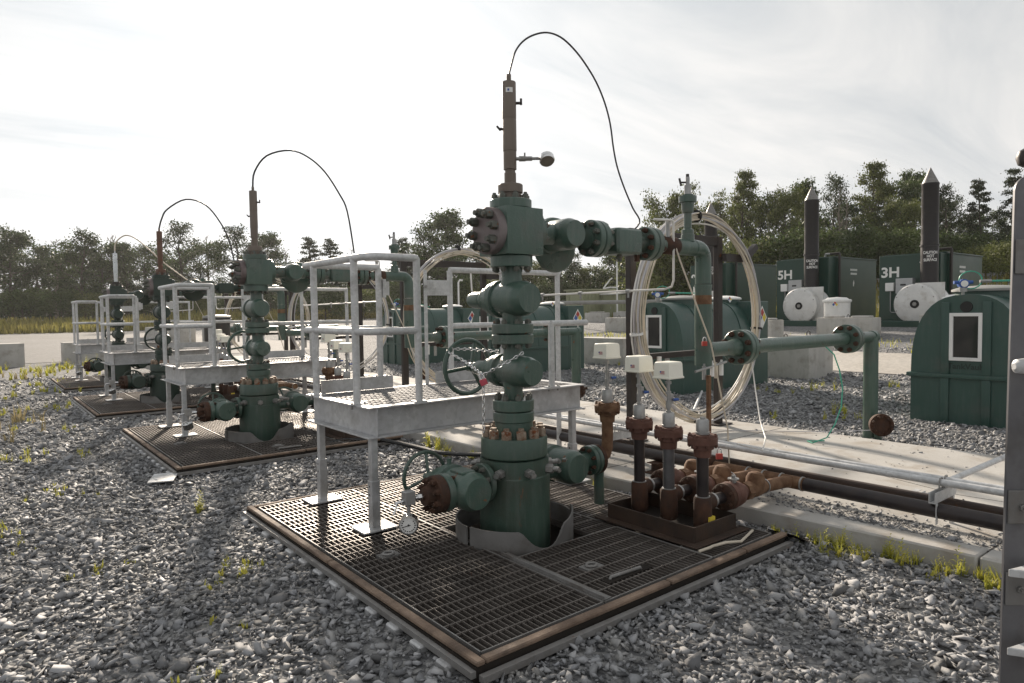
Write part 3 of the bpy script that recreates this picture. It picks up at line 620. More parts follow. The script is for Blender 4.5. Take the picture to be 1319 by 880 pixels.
def flowline(k):
    z = 2.13; Y = WY
    t = thing('flow_line', 'x', 'pipe', (4.6, WY, .1), 'green flow lines')
    MB().lathe((4.385, Y, z), (1,0,0), [(0, .10), (.03, .085), (.05, .062), (.10, .060)], 24).build('reducer', 'green', t)
    MB().lathe((4.47, Y, z), (1,0,0), [(0, .058), (.02, .072), (.17, .074), (.19, .066)], 24).build('rusty_coupling', 'rust', t)
    def bend(p0, c, p1, n=8):
        p0, c, p1 = map(Vector, (p0, c, p1)); return [p0*(1-u)**2+c*2*u*(1-u)+p1*u*u for u in [i/n for i in range(n+1)]]
    p = MB().tube([(4.64, Y, z), (4.93, Y, z)]+bend((4.93, Y, z), (5.04, Y, z), (5.04, Y, z-.11))+[(5.04, Y, 1.82)], .070, 24).build('upper_pipe', 'green', t)
    MB().cyl((5.04, Y, 1.815), (5.04, Y, 1.785), .076, n=24).build('weld_band', 'green', p); MB().cyl((4.88, Y, z), (4.90, Y, z), .072, n=24).build('weld_band', 'green', p)
    MB().cyl((5.04, Y, 1.79), (5.04, Y, 1.715), .072, n=24).cyl((5.04, Y, 1.64), (5.04, Y, 1.10), .0745, n=24).build('lower_riser', 'green', t)
    MB().cyl((5.04, Y, 1.72), (5.04, Y, 1.635), .0735, n=24).build('rust_band', 'rust_brown', t)
    MB().cyl((5.10, Y, 1.235), (5.52, Y, 1.235), .066, n=22).lathe((5.44, Y, 1.235), (1,0,0), [(0, .066), (.10, .085)], 22).build('branch_pipe', 'green', t)
    fl_pair(t, (5.63, Y, 1.235), (1,0,0), .165, .058, .008, 8, .026, 'green', 'rust', .035)
    MB().cyl((5.69, Y, 1.235), (7.70, Y, 1.235), .070, n=24).build('run_pipe', 'green', t)
    fl_pair(t, (7.80, Y, 1.235), (1,0,0), .165, .055, .008, 8, .026, 'green', 'rust', .035)
    MB().cyl((7.86, Y, 1.235), (8.46, Y, 1.235), .066, n=22).cyl((8.40, Y, 1.235), (8.475, Y, 1.235), .074, n=22).build('run_pipe', 'green', t)
    MB().cyl((8.40, Y, 1.24), (8.40, Y, -.1), .082, n=24).build('down_pipe', 'green', t)
    # instrument branch on top
    a = MB().lathe((4.82, Y, z+.05), (0,0,1), [(0, .058), (.06, .056), (.062, .052), (.10, .052), (.11, .034), (.24, .034), (.25, .048), (.33, .055), (.335, .075), (.385, .077), (.39, .05), (.40, .05)], 24).build('branch_fitting', 'green', t)
    MB().cyl((4.82, Y, z+.44), (4.82, Y, z+.53), .030, n=16).cyl((4.82, Y, z+.53), (4.82, Y, z+.60), .018, n=10).build('cap', 'alu', a)
    vx = Vector((rt.x, rt.y, 0)).normalized(); c = Vector((4.82, Y, z+.555))
    MB().cyl(c, c-vx*.07, .008, n=8).tube([c-vx*.07+Vector((0,0,.035)), c-vx*.055-Vector((0,0,.03))], .010, 6).cyl((4.82, Y, z+.6), (4.82, Y, z+.625), .014, n=8).build('tee_handle', 'black_steel', a)
    if k == 0:
        for i, (x, dz, m) in enumerate(((4.98, .0, 'alu'), (5.10, .02, 'white'), (5.16, .0, 'cable_cream'), (5.24, .02, 'white'))):
            MB().cyl((x, Y-.05, 1.10+dz), (x, Y-.05, .98+dz), .018, n=10).cyl((x, Y-.05, 1.12+dz), (x, Y-.05, 1.10+dz), .01, n=8).build('small_fitting', m, t)
        MB().tube([(4.84, Y-.06, 1.06), (5.30, Y-.06, 1.12)], .012, 8).build('fitting_bar', 'alu', t)
        MB().cyl((4.99, Y-.09, 1.02), (4.99, Y-.09, .12), .022, n=4, ph=.78).build('support_post', 'rust_brown', t)
    return t
def stub(k):
    t = thing('blanked_valve', 'x', 'valve', (8.35, 3.36, 0), 'rusty blanked-off stubs')
    ax = Vector((-.75, -.66, 0)); c = Vector((8.24, 3.36, .21))
    f = MB().lathe(c-ax*.08, ax, [(0, .06), (.02, .06), (.024, .128), (.05, .132), (.09, .132), (.095, .12), (.096, .09), (.085, .085)], 28).build('blind_flange', 'rust', t); bolts(f, c+ax*.014, ax, .105, 8, .020, .028, .012, 'rust')
    MB().cyl(c-ax*.06, c-ax*.20, .035).cyl(c-ax*.15+Vector((.05,-.05,.02)), c-ax*.15+Vector((.12,-.10,.03)), .025, n=10).build('nipple', 'rust', t)
    MB().cyl(c-ax*.12+Vector((0,0,.02)), (c-ax*.12).xy.to_3d()+Vector((0,0,-.05)), .042, n=14).build('stub_pipe', 'cable_green' if False else 'green', t)
    return t
def manifold(k):
    t = thing('riser_manifold', 'x', 'manifold', (3.80, 2.95, .09), 'riser manifolds')
    x0, x1, y0, y1, z0, z1 = 3.545, 4.02, 2.575, 3.325, .092, .20
    def bar(a, b, c, d, nm='tray_wall', z=(z0, z1)): return MB().box(a, b, c, d, z[0], z[1]).build(nm, 'rust_tray', t, bevel=.003)
    bar(x0, x0+.012, y0, y1); bar(x1-.012, x1, y0, y1); bar(x0+.012, x1-.012, y0, y0+.012); bar(x0+.012, x1-.012, y1-.012, y1)
    MB().box(x0-.07, x0-.001, y0-.07, y1+.06, z0, z0+.009).box(x0, x1+.05, y0-.07, y0-.001, z0, z0+.009).build('tray_lip', 'rust_tray', t, bevel=.002)
    MB().box(x0+.012, x1-.012, y0+.012, y1-.012, .088, .094).build('tray_floor', 'pit', t)
    MB().box(x0+.20, x0+.26, y0+.02, y0+.05, z1-.10, z1+.02).build('tag_plate', 'yellow', t)
    HX, HZ = 4.90, .25
    for i, y in enumerate((3.21, 2.945, 2.665)):
        x = 3.765; zt = (.66, .63, .615)[i]
        r = MB().cyl((x, y, .34), (x, y, zt+.02), .040, n=20).build('riser_pipe', 'black_pipe' if i != 1 else 'dark_riser', t)
        riser_top(r, (x, y, zt), 'rust_cast', i < 2, 'alu')
        e = MB().lathe((x, y, .13), (0,0,1), [(0, .05), (.02, .062), (.20, .060), (.215, .052)], 20).lathe((x, y, .30), (1,0,0), [(0, .055), (.085, .058), (.09, .048)], 20).build('elbow', 'rust', t)
        MB().cyl((x+.09, y, .30), (x+.25, y, .295), .040, n=18).build('spool_pipe', 'black_pipe', t)
        MB().cyl((x+.10, y, .30), (x+.118, y, .30), .049, n=18).build('weld_ring', 'alu', t); MB().cyl((x, y, .338), (x, y, .35), .049, n=18).build('weld_ring', 'alu', t)
        f = MB().lathe((x+.22, y, .295), (1,0,0), [(0, .045), (.012, .090), (.016, .094), (.05, .094), (.053, .06)], 26).build('flange', 'rust', t); bolts(f, (x+.235, y, .295), (-1,0,0), .074, 6, .015, .018, .008, 'rust')
        v = MB().lathe((x+.275, y, .295), (1,0,0), [(0, .095), (.035, .097), (.04, .075), (.09, .090), (.13, .085), (.17, .055), (.22, .052)], 26).build('ball_valve', 'rust_cast', t)
        bolts(v, (x+.275, y, .295), (-1,0,0), .078, 6, .014, .01, 0, 'rust_cast')
        MB().cyl((x+.36, y, .37), (x+.36, y, .41), .022, n=10).cyl((x+.36, y, .40), (x+.36, y, .408), .04, n=10).cyl((x+.36, y, .41), (x+.36, y, .43), .014, n=6).build('valve_top', 'alu', v)
        MB().cyl((x+.48, y, .29), (x+.54, y, .288), .068, n=8).build('union_nut', 'rust_brown', t)
        c = MB().lathe((x+.53, y, .287), (1,0,0), [(0, .050), (.04, .060), (.10, .062), (.22, .050)], 20).lathe((x+.62, y, .26), (.25, 0, 1), [(0, .05), (.05, .066), (.10, .068), (.135, .055), (.15, .03), (.155, 0.005)], 20).build('check_valve', 'rust_brown', t)
        for xx in (x+.545, x+.745): MB().cyl((xx, y, .285), (xx+.010, y, .285), .056, n=18).build('weld_ring', 'alu', t)
        MB().tube([(x+.74, y, .282), (x+.90, y, .272), (HX-.10, y, .265), (HX, y, HZ)], .046, 18).build('branch_pipe', 'rust_brown', t)
    MB().cyl((HX, 2.55, HZ), (HX, 3.34, HZ), .050, n=20).build('header_pipe', 'rust_brown', t)
    for y in (2.56, 2.73, 2.88, 3.02): MB().cyl((HX, y, HZ), (HX, y+.012, HZ), .056, n=20).build('weld_ring', 'alu', t)
    f = MB().lathe((HX, 3.36, HZ), (0,1,0), [(0, .06), (.005, .088), (.035, .09), (.042, .05), (.05, .09), (.085, .09), (.09, .06)], 26).build('flange', 'rust', t)
    return t
def rack(k):
    Y = 5.07
    t = thing('hose_rack', 'x', 'rack', (6.65, Y, .1), 'black hose racks')
    for x in (5.82, 7.50):
        p = MB().cbox((x, Y, 1.32), (.105, .075, 2.40)).build('post', 'black_steel', t, bevel=.005); MB().box(x-.15, x+.15, Y-.12, Y+.12, .104, .118).build('base_plate', 'black_steel', p, bevel=.002)
    MB().box(5.874, 7.446, Y-.035, Y+.035, 2.40, 2.515).build('cross_beam', 'black_steel', t, bevel=.005)
    def arm(x0, z0, nm='arm', s=1):
        m = MB().box(x0, x0+.45*s, Y-.125, Y-.055, z0-.055, z0+.04) if s > 0 else MB().box(x0-.45, x0, Y-.125, Y-.055, z0-.055, z0+.04)
        e = x0+.45*s; m.prism([(0, -.055), (.04, -.055), (.30, .14), (.25, .20), (0, .04)], (e, Y-.055, z0), (s, 0, 0), (0, 0, 1), .07 if s > 0 else -.07); return m.build(nm, 'black_steel', t, bevel=.003)
    arm(7.50, 2.26)
    MB().box(5.874, 7.446, Y-.03, Y+.03, 1.02, 1.09).build('lower_beam', 'black_steel', t, bevel=.004)
    for i, (x, dz, m) in enumerate(((6.1, 0, 'alu'), (6.25, .03, 'white'), (6.4, 0, 'alu'))): MB().cyl((x, Y-.05, 1.02+dz), (x, Y-.05, .85+dz), .028, n=10).build('regulator', m, t)
    return t
def coil(k):
    c = Vector((6.96, 4.93, 1.50)); t = thing('hose_coil', 'x', 'hose', (7.0, 4.93, .25), 'coiled hoses on the racks'); rg = random.Random(31+k)
    tot = 16 if k == 0 else (11 if k == 1 else 7)
    for i in range(tot):
        a0 = rg.uniform(-.045, .045); dr = rg.uniform(-.055, .045); ell = rg.uniform(-.03, .03); ph = rg.uniform(0, 6.28); sag = rg.uniform(0, .10)
        pts = []
        for j in range(64):
            a = 2*math.pi*j/64; r_ = 1.21+dr+.030*math.sin(2*a+ph)+.010*math.sin(5*a+2*ph)
            x = r_*math.cos(a)*(1-.02+ell*.5); z = r_*math.sin(a)*(1+ell*.3)
            if z < 0: z *= 1+sag*(.3 if k == 0 else .5); 
            sp = 1+.9*max(0, -math.sin(a))
            pts.append(c+Vector((x, a0*sp+.025*math.sin(a*3+ph), z)))
        MB().tube(pts, .0105, 7, True).build('hose_loop', rg.choice(['cable_cream', 'cable_cream', 'cable_white', 'cable_grey']), t)
    for a in (95, 188, 262, 352):
        p = c+Vector((math.cos(R(a)), 0, math.sin(R(a))))*1.225; d = Vector((-math.sin(R(a)), 0, math.cos(R(a))))
        MB().lathe(p-d*.012, d, [(0, .075), (.024, .075)], 14).build('tie_band', 'black_mark' if a != 188 else 'white', t)
    return t
def instrument_tube(k):
    X = 4.55; Y0 = 3.50
    pts = [(X-.20, Y0+.04, 2.335), (X-.03, Y0, 2.335), (X-.005, Y0, 2.33), (X, Y0, 2.30), (X, Y0, 1.84), (X, Y0+.02, 1.79), (X, Y0+.09, 1.77), (X+.01, 6.25, 1.76), (X+.01, 6.36, 1.78), (X+.01, 6.40, 1.86), (X+.01, 6.42, 2.12)]
    t = thing('instrument_tube', 'x', 'tube', (X, Y0, 1.1), 'thin instrument tubes')
    MB().tube(pts, .0095, 8).build('tube', 'cable_white', t)
    for y in (4.0, 4.6, 5.15, 5.7): MB().cyl((X+.005, y-.02, 1.768), (X+.005, y+.02, 1.768), .018, n=8).cyl((X+.005, y, 1.77), (X+.005, y, 1.71), .009, n=8).build('fitting', 'alu', t)
    MB().cyl((X-.02, Y0+.055, 2.17), (X-.02, Y0+.055, 2.20), .02, n=8).cyl((X-.02, Y0+.04, 2.20), (X-.02, Y0+.04, 2.31), .019, n=12).cyl((X-.02, Y0+.04, 2.31), (X-.02, Y0+.04, 2.34), .022, n=10).build('grease_nipple', 'alu', t)
    MB().tube([(X, Y0+.02, 2.22), (X+.05, Y0-.03, 2.0), (X+.35, Y0-.12, 1.3), (X+.55, Y0-.15, .55), (X+.58, Y0-.15, .12)], .007, 7).build('drop_cable', 'cable_cream', t)
    return t
def arc_hose(k):
    src = [(2.869, WY, 3.185), (2.896, WY+0.000, 3.268), (2.931, WY+0.000, 3.358), (3.001, WY+0.000, 3.442), (3.100, WY+0.000, 3.508), (3.223, WY+0.000, 3.553), (3.349, WY+0.000, 3.552), (3.471, WY+0.000, 3.504), (3.589, WY+0.000, 3.424), (3.730, WY+0.019, 3.317), (3.841, WY+0.037, 3.186), (3.920, WY+0.056, 3.044), (3.974, WY+0.075, 2.877), (4.038, WY+0.094, 2.737), (4.139, WY+0.112, 2.586), (4.263, WY+0.131, 2.437), (4.371, WY+0.150, 2.326), (4.19, WY+.15, 2.20)]
    if k: src = {1: [(2.869, 3.19), (2.90, 3.38), (3.06, 3.60), (3.36, 3.71), (3.60, 3.66), (3.83, 3.50), (4.04, 3.22), (4.15, 3.0), (4.24, 2.45), (4.26, 2.2)],
                 2: [(2.869, 3.19), (2.92, 3.37), (3.02, 3.55), (3.34, 3.76), (3.68, 3.69), (3.94, 3.38), (4.10, 3.02), (4.2, 2.5), (4.22, 2.2)],
                 3: [(2.869, 3.19), (2.90, 3.40), (3.10, 3.58), (3.33, 3.52), (3.57, 3.31), (4.0, 2.9), (4.6, 2.42), (4.7, 2.2)]}[k]; src = [(x, WY+.1*i/len(src), z) for i, (x, z) in enumerate(src)]
    # smooth by Catmull-Rom
    P = [Vector(p) for p in src]; out = []
    for i in range(len(P)-1):
        p0, p1, p2, p3 = P[max(0, i-1)], P[i], P[i+1], P[min(len(P)-1, i+2)]
        for j in range(4):
            u = j/4; out.append(.5*((2*p1)+(p2-p0)*u+(2*p0-5*p1+4*p2-p3)*u*u+(3*p1-p0-3*p2+p3)*u**3))
    out.append(P[-1])
    o = solo(MB().tube(out, (.0065, .011, .014, .016)[k], 8), 'control_hose', 'hose_black' if k < 3 else 'cable_cream', 'x', 'hose', 'arched control hoses'); return o

WHO = ['the padlocked wellhead', 'the wellhead next to the padlocked one', 'the second wellhead from the padlocked one', 'the silvery-topped wellhead']
HEAD = ['green wellhead with tall brown top pipe and chained, padlocked handwheel', 'green wellhead with brown top pipe, standing next to the padlocked wellhead', 'green wellhead with rust-red top pipe, second along from the padlocked wellhead', 'green wellhead with silvery top pipe at the far end of the row']
builders = [('wellhead', wellhead, None), ('pad', pad, 'rust-edged grating pad on gravel under %s'), ('ring', ring, 'curved grey steel cellar ring round the foot of %s'),
            ('platform', platform, 'galvanised work platform with guard rails behind %s'), ('flow', flowline, 'green flow line stepping down from %s to the ground'),
            ('stub', stub, 'rusty blanked valve stub by the pipe end opposite %s'), ('manifold', manifold, 'rusty tray of three capped risers beside %s'),
            ('rack', rack, 'black steel hose rack on the concrete slab opposite %s'), ('coil', coil, 'big hose coil on the rack opposite %s'),
            ('tube', instrument_tube, 'thin white instrument tube along the platform of %s'), ('arc', arc_hose, 'thin hose arching up from the top pipe of %s')]
XS = (0, -.10, -.18, -.14); DY = (0, 4.95, 9.87, 14.95)
BIG = ('wellhead', 'arc', 'coil')
for nm, fn, lab in builders:
    base = None
    for k in range(4):
        if nm in BIG or (nm in ('pad', 'flow') and k < 2): o = fn(k); base = o
        else:
            o = base if (k == 0 and base) else (fn(0) if base is None else copy_tree(base, None, ('bolt',) if k >= 2 else ()))
            base = base or o
        o.location = Vector(o.location)+(Vector((XS[k], DY[k], 0)) if (nm in BIG or (nm in ('pad', 'flow') and k < 2)) else Vector((XS[k]-(XS[1] if nm in ('pad', 'flow') else 0), DY[k]-(DY[1] if nm in ('pad', 'flow') else 0), 0)))
        o['label'] = HEAD[k] if nm == 'wellhead' else lab % WHO[k]
# ------------------------------------------------------------------ chain and locks on the first wellhead
def chain(pts, pitch=.030):
    P = [Vector(p) for p in pts]; seg = [(P[i+1]-P[i]).length for i in range(len(P)-1)]; tot = sum(seg); mb = MB(); n = int(tot/pitch)
    for j in range(n):
        d = (j+.5)*pitch; i = 0
        while i < len(seg)-1 and d > seg[i]: d -= seg[i]; i += 1
        p = P[i]+(P[i+1]-P[i])*(d/seg[i]); t = (P[i+1]-P[i]).normalized(); _, u, w = frame(t); s = u if j % 2 else w
        mb.tube([p+t*.019*math.cos(a)+s*.0095*math.sin(a) for a in [2*math.pi*q/10 for q in range(10)]], .0034, 5, True)
    return mb
ct = thing('chain', 'galvanised chain looped through the handwheel of the padlocked wellhead', 'chain', (WX, WY, .8))
lockp = Vector((2.612, 3.553, 1.185))
A = Vector((WX, WY+.53, 1.195))
r1 = [(WX-.02, WY+.53, 1.40), (2.80, 3.95, 1.27), tuple(lockp)]
chain([(WX-.17, WY+.56, 1.318), (2.70, 3.90, 1.258), tuple(lockp)]).build('chain_run', 'chrome', ct)
chain([tuple(lockp), (2.66, 3.47, 1.235), (2.76, 3.41, 1.295), (2.868, 3.42, 1.335)]).build('chain_run', 'chrome', ct)
chain([(WX-.15, WY+.55, 1.335), (2.78, 3.93, 1.335), (2.84, 3.66, 1.325)]).build('chain_run', 'chrome', ct)
chain([tuple(lockp-Vector((.0, 0, .02))), (2.612, 3.553, .98), (2.61, 3.553, .80)]).build('chain_run', 'chrome', ct)
def padlock(p, body, label, s=1.0, rot=0.0):
    p = Vector(p); t = thing('padlock', label, 'padlock', p); q = Matrix.Rotation(rot, 3, Vector((rt.x, rt.y, 0)).cross(Vector((0,0,1))).normalized()); vx = Vector((rt.x, rt.y, 0)).normalized()
    yaw = math.atan2(vx.y, vx.x); rz = q @ Matrix.Rotation(yaw, 3, 'Z')
    MB().cbox(p, (.045*s, .020*s, .040*s), rz).build('lock_body', body, t, bevel=.004*s, seg=2)
    MB().tube([p+rz @ Vector((x*s, 0, z*s)) for x, z in ((-.014, .018), (-.014, .040), (-.008, .052), (0, .056), (.008, .052), (.014, .040), (.014, .018))], .004*s, 7).build('shackle', 'chrome', t)
padlock(lockp+Vector((-.005, -.01, -.045)), 'lock_red', 'red padlock joining the chain on the wellhead handwheel', 1.05, .35)
padlock((4.92, 3.46, 1.30), 'red', 'small red padlock hanging by the green riser pipe', 1.0)
padlock((3.83, 2.58, .62), 'red', 'dark red padlock hanging from a rusty riser flange', .95)

# ------------------------------------------------------------------ pipe runs on the slab
def run(name, x, z, r, y0, y1, m, label, cat='pipe'):
    return solo(MB().tube([(x, y0, z), (x, (y0+y1)/2, z), (x, y1, z)], r, 16), name, m, label, cat)
run('header_line', 4.90, .25, .050, -2.5, 2.545, 'black_pipe', 'thick black pipe along the slab edge before the rusty manifold', 'pipe')
run('header_line', 4.90, .25, .050, 3.46, 24, 'black_pipe', 'thick black pipe along the slab edge passing under the work platforms', 'pipe')
run('return_line', 5.16, .255, .030, -2.5, 24, 'pipe_brown', 'slim brown-black pipe lying beside the thick black pipe')
run('conduit', 4.995, .42, .024, -2.5, 24, 'galv', 'bright galvanised conduit above the black pipes, on the platform side', 'conduit')
run('conduit', 5.085, .42, .024, -2.5, 24, 'galv', 'bright galvanised conduit above the black pipes, on the tank side', 'conduit')
for i, y in enumerate((1.66, 4.55, 7.5, 10.5, 13.5)):
    t = thing('pipe_support', ['strut bracket clamped on the pipes where a conduit branches off', 'strut bracket clamping the pipes beside the three capped risers', 'strut bracket clamping the pipes beyond the first hose rack', 'strut bracket clamping the pipes between the middle hose racks', 'strut bracket clamping the pipes near the last hose rack'][i], 'bracket', (5.0, y, .1), 'pipe strut brackets')
    MB().box(4.84, 5.22, y-.02, y-.016, .305, .375).box(4.84, 5.22, y+.016, y+.02, .305, .375).box(4.84, 5.22, y-.016, y+.016, .305, .309).build('strut_channel', 'galv', t)
    MB().box(4.845, 4.875, y-.025, y-.021, .17, .305).build('strut_leg', 'galv', t); MB().box(5.19, 5.215, y-.012, y+.012, .10, .305).build('strut_leg', 'galv', t)
    for x in (4.995, 5.085): MB().tube([(x-.029, y, .376), (x-.029, y, .43), (x-.016, y, .450), (x+.016, y, .450), (x+.029, y, .43), (x+.029, y, .376)], .005, 6).build('clamp', 'bolt_steel', t)
solo(MB().tube([(5.10, 1.66, .405), (6.0, 1.66, .395), (8.6, 1.60, .40)], .021, 14), 'branch_conduit', 'galv', 'galvanised conduit crossing the slab toward the green tank', 'conduit')
solo(MB().tube([(7.55, 5.9, .13), (8.2, 5.95, .12), (10.3, 7.3, .10)], .02, 10), 'ground_conduit', 'galv', 'galvanised conduit lying on gravel behind the hose coil', 'conduit')
t = thing('conduit_stand', 'small open strut frame standing on the slab behind the conduits', 'bracket', (5.55, 1.95, .1))
MB().box(5.38, 5.62, 1.97, 1.975, .10, .19).box(5.38, 5.62, 2.0, 2.04, .185, .19).build('strut_plate', 'galv', t); MB().cyl((5.62, 1.98, .15), (5.72, 1.90, .15), .02, n=8).build('fitting', 'alu', t)
t = thing('pipe_pedestal', 'rusty steel I-beam pedestal under the thick black pipe', 'pedestal', (4.86, 3.93, .1))
MB().box(4.76, 4.96, 3.85, 4.01, .104, .112).box(4.855, 4.868, 3.86, 4.0, .112, .192).box(4.78, 4.95, 3.87, 3.99, .192, .20).build('beam_stub', 'rust', t, bevel=.002)
# loose cables and hoses
solo(MB().tube([(7.22, 3.54, 1.18), (7.35, 3.50, 1.08), (7.44, 3.48, .9), (7.47, 3.46, .7), (7.42, 3.45, .5), (7.30, 3.46, .32), (7.2, 3.5, .18), (7.12, 3.62, .115), (7.2, 3.72, .112), (7.35, 3.6, .112)], .007, 7), 'earth_cable', 'cable_green', 'thin green earthing cable drooping from the horizontal green pipe', 'cable')
solo(MB().tube([(5.72, 3.50, 1.10), (5.62, 3.40, .85), (5.45, 3.25, .6), (5.2, 3.05, .50), (4.9, 2.9, .46), (4.1, 2.62, .66)], .006, 6), 'white_cable', 'cable_white', 'thin white cable drooping beside the green flange near the capped risers', 'cable')
solo(MB().tube([(6.95, 4.95, .112), (7.4, 4.4, .112), (7.8, 3.9, .115), (8.15, 3.45, .15)], .005, 6), 'ground_wire', 'cable_grey', 'thin grey wire lying across the slab toward the blanked valve', 'wire')
solo(MB().tube([(3.15, 7.60, .05), (3.45, 7.50, .09), (3.8, 7.25, .08), (3.95, 6.75, .05), (3.97, 6.3, .05), (4.05, 5.95, .07), (4.15, 5.65, .10), (4.2, 5.45, .12)], .024, 9), 'black_hose', 'hose_black', 'black rubber hose snaking over gravel behind the platform', 'hose')
solo(MB().tube([(3.45, 2.47, .10), (3.52, 2.44, .115), (3.58, 2.46, .105), (3.66, 2.42, .12), (3.8, 2.40, .10), (4.05, 2.47, .10)], .009, 7), 'loose_rope', 'cable_cream', 'short loose rope lying on the grating by the timber edge', 'rope')

# ------------------------------------------------------------------ green tanks
def tank(y, label, k):
    X0, X1, hw, top, sh = 10.30, 13.22, .67, 1.74, .66
    t = thing('storage_tank', label, 'tank', ((X0+X1)/2, y, 0), 'green plastic storage tanks')
    def prof(s=1.0, n=22):
        p = [(-hw*1.0*s, -.05), (-hw*1.0*s, sh)]
        for i in range(n+1):
            a = math.pi*(1-i/n); ca, sa = math.cos(a), math.sin(a)
            p.append((hw*s*math.copysign(abs(ca)**.78, ca), sh+(top-sh)*s*abs(sa)**.80))
        return p+[(hw*1.0*s, sh), (hw*1.0*s, -.05)]
    pr_ = prof()
    MB().prism([(-a, b) for a, b in pr_], (X0, y, 0), (0,-1,0), (0,0,1), -(X1-.55-X0)).build('shell', 'tank_green', t, ang=50)
    MB().box(X1-.60, X1, y-hw-.01, y+hw+.01, -.05, top+.005).build('sump_end', 'tank_green', t, bevel=.03, seg=3)
    MB().box(X0-.045, X1-.62, y-hw-.045, y+hw+.045, sh-.045, sh+.012).build('ledge', 'tank_green', t, bevel=.015, seg=2)
    for dy in (-.24, .24):                                        # ribs on the end wall
        MB().box(X0-.030, X0-.001, y+dy-.05, y+dy+.05, sh+.013, top-.10).build('rib', 'tank_green', t, bevel=.010, seg=2)
        MB().box(X0-.030, X0-.001, y+dy-.05, y+dy+.05, 0, sh-.046).build('rib', 'tank_green', t, bevel=.010, seg=2)
    for x in (X0+.55, X0+1.25, X0+1.95):                           # hoops over the top
        p = [(a*1.018, sh+(b-sh)*1.014) for a, b in pr_[1:-1]]; pi = [(a*.97, sh+(b-sh)*.97) for a, b in pr_[1:-1]][::-1]
        vs = []; fs = []; n = len(p)
        for xx in (x, x+.09):
            for q in (p, pi[::-1]): vs += [(xx, y+a, b) for a, b in q]
        for i in range(n-1): fs += [(i, i+1, 2*n+i+1, 2*n+i), (i+1, i, n+i, n+i+1), (2*n+i, 2*n+i+1, 3*n+i+1, 3*n+i)]
        MB().add(vs, fs).build('hoop', 'tank_green', t, ang=30)
    for x, r, m in ((X0+.85, .42, 'tank_lid'), (X0+2.35, .33, 'white')):
        h = MB().lathe((x, y, top-.12), (0,0,1), [(0, r*.95), (.17, r*.93)], 28).build('hatch_neck', 'tank_green', t)
        MB().lathe((x, y, top+.05), (0,0,1), [(0, r*1.04), (.03, r*1.04), (.05, r*.9), (.075, r*.55), (.085, r*.2), (.086, .01)], 28).build('hatch_lid', m, h)
        if m == 'white': placard((x-.24, y-.28, top+.05), (.7,-.7,0), (.2,.2,.95), .07, h)
    wy0, wy1, wz0, wz1 = y-.155, y+.155, .89, 1.46
    w = MB().box(X0-.012, X0-.004, wy0, wy1, wz0, wz1).build('window_pane', 'glass_dark', t)
    for a in ((wy0-.035, wy1+.035, wz0-.035, wz0+.01), (wy0-.035, wy1+.035, wz1-.01, wz1+.035), (wy0-.035, wy0+.01, wz0+.01, wz1-.01), (wy1-.01, wy1+.035, wz0+.01, wz1-.01)):
        MB().box(X0-.034, X0-.003, *a).build('window_frame', 'white', t, bevel=.003)
    MB().lathe((X0-.001, y, 1.575), (-1,0,0), [(0, .075), (.012, .072)], 20).build('plug', 'black_mark', t)
    text_on('TankVault', .105, (X0-.001, y, .775), (0,-1,0), (0,0,1), 'emboss', t)
    placard((X1-.25, y-hw-.013, 1.40), (1,0,0), (0,0,1), .25, t)
    # transmitter on a stalk
    c = Vector((X0+.25, y+.12-(.0 if k == 0 else 0), top-.02)); g = MB().cyl(c, c+Vector((0,0,.12)), .02, n=8).cyl(c+Vector((0,0,.06)), c+Vector((0,0,.13)), .05, n=12).build('transmitter_stalk', 'alu', t)
    d = Vector((-.8, -.55, 0)).normalized(); q = c+Vector((0,0,.17)); MB().lathe(q-d*.08, d, [(.02, .055), (.03, .062), (.12, .062), (.13, .05)], 22).cyl(q+Vector((-.07, .09, .02)), q+Vector((.07, -.09, .02)), .025, n=10).build('transmitter', 'blue', g)
    MB().cyl(q+d*.051, q+d*.055, .044, n=20).build('display', 'white', g)
    MB().cyl(q+Vector((.12, -.16, .03)), q+Vector((.2, -.27, .03)), .022, n=8).build('cable_gland', 'alu', g)
    MB().tube([q+Vector((.2, -.27, .03)), q+Vector((.5, -.7, .03)), q+Vector((.8, -1.1, -.02)), q+Vector((1.0, -1.4, -.4))] if k == 0 else [q+Vector((.2, -.27, .03)), q+Vector((.5, -.5, .02)), q+Vector((.9, -.62, -.1))], .014, 7).tube([q+Vector((.14, -.18, .05))+Vector((-.05, .07, 0))*(1-math.cos(a))*1.6+Vector((0,0,.12*math.sin(a))) for a in [2*math.pi*i/16 for i in range(16)]], .009, 6, True).build('signal_cable', 'cable_green', g)
    return t
tank(3.15, 'green plastic tank with a grey hatch lid where the branch conduit leads', 0)
tank(8.38, 'green plastic tank standing behind the hose coil of the padlocked wellhead', 1)
tank(13.90, 'green plastic tank between the mid-row concrete block and the next tank', 2)
tank(18.9, 'green plastic tank at the end of the tank row, beyond the others', 3)

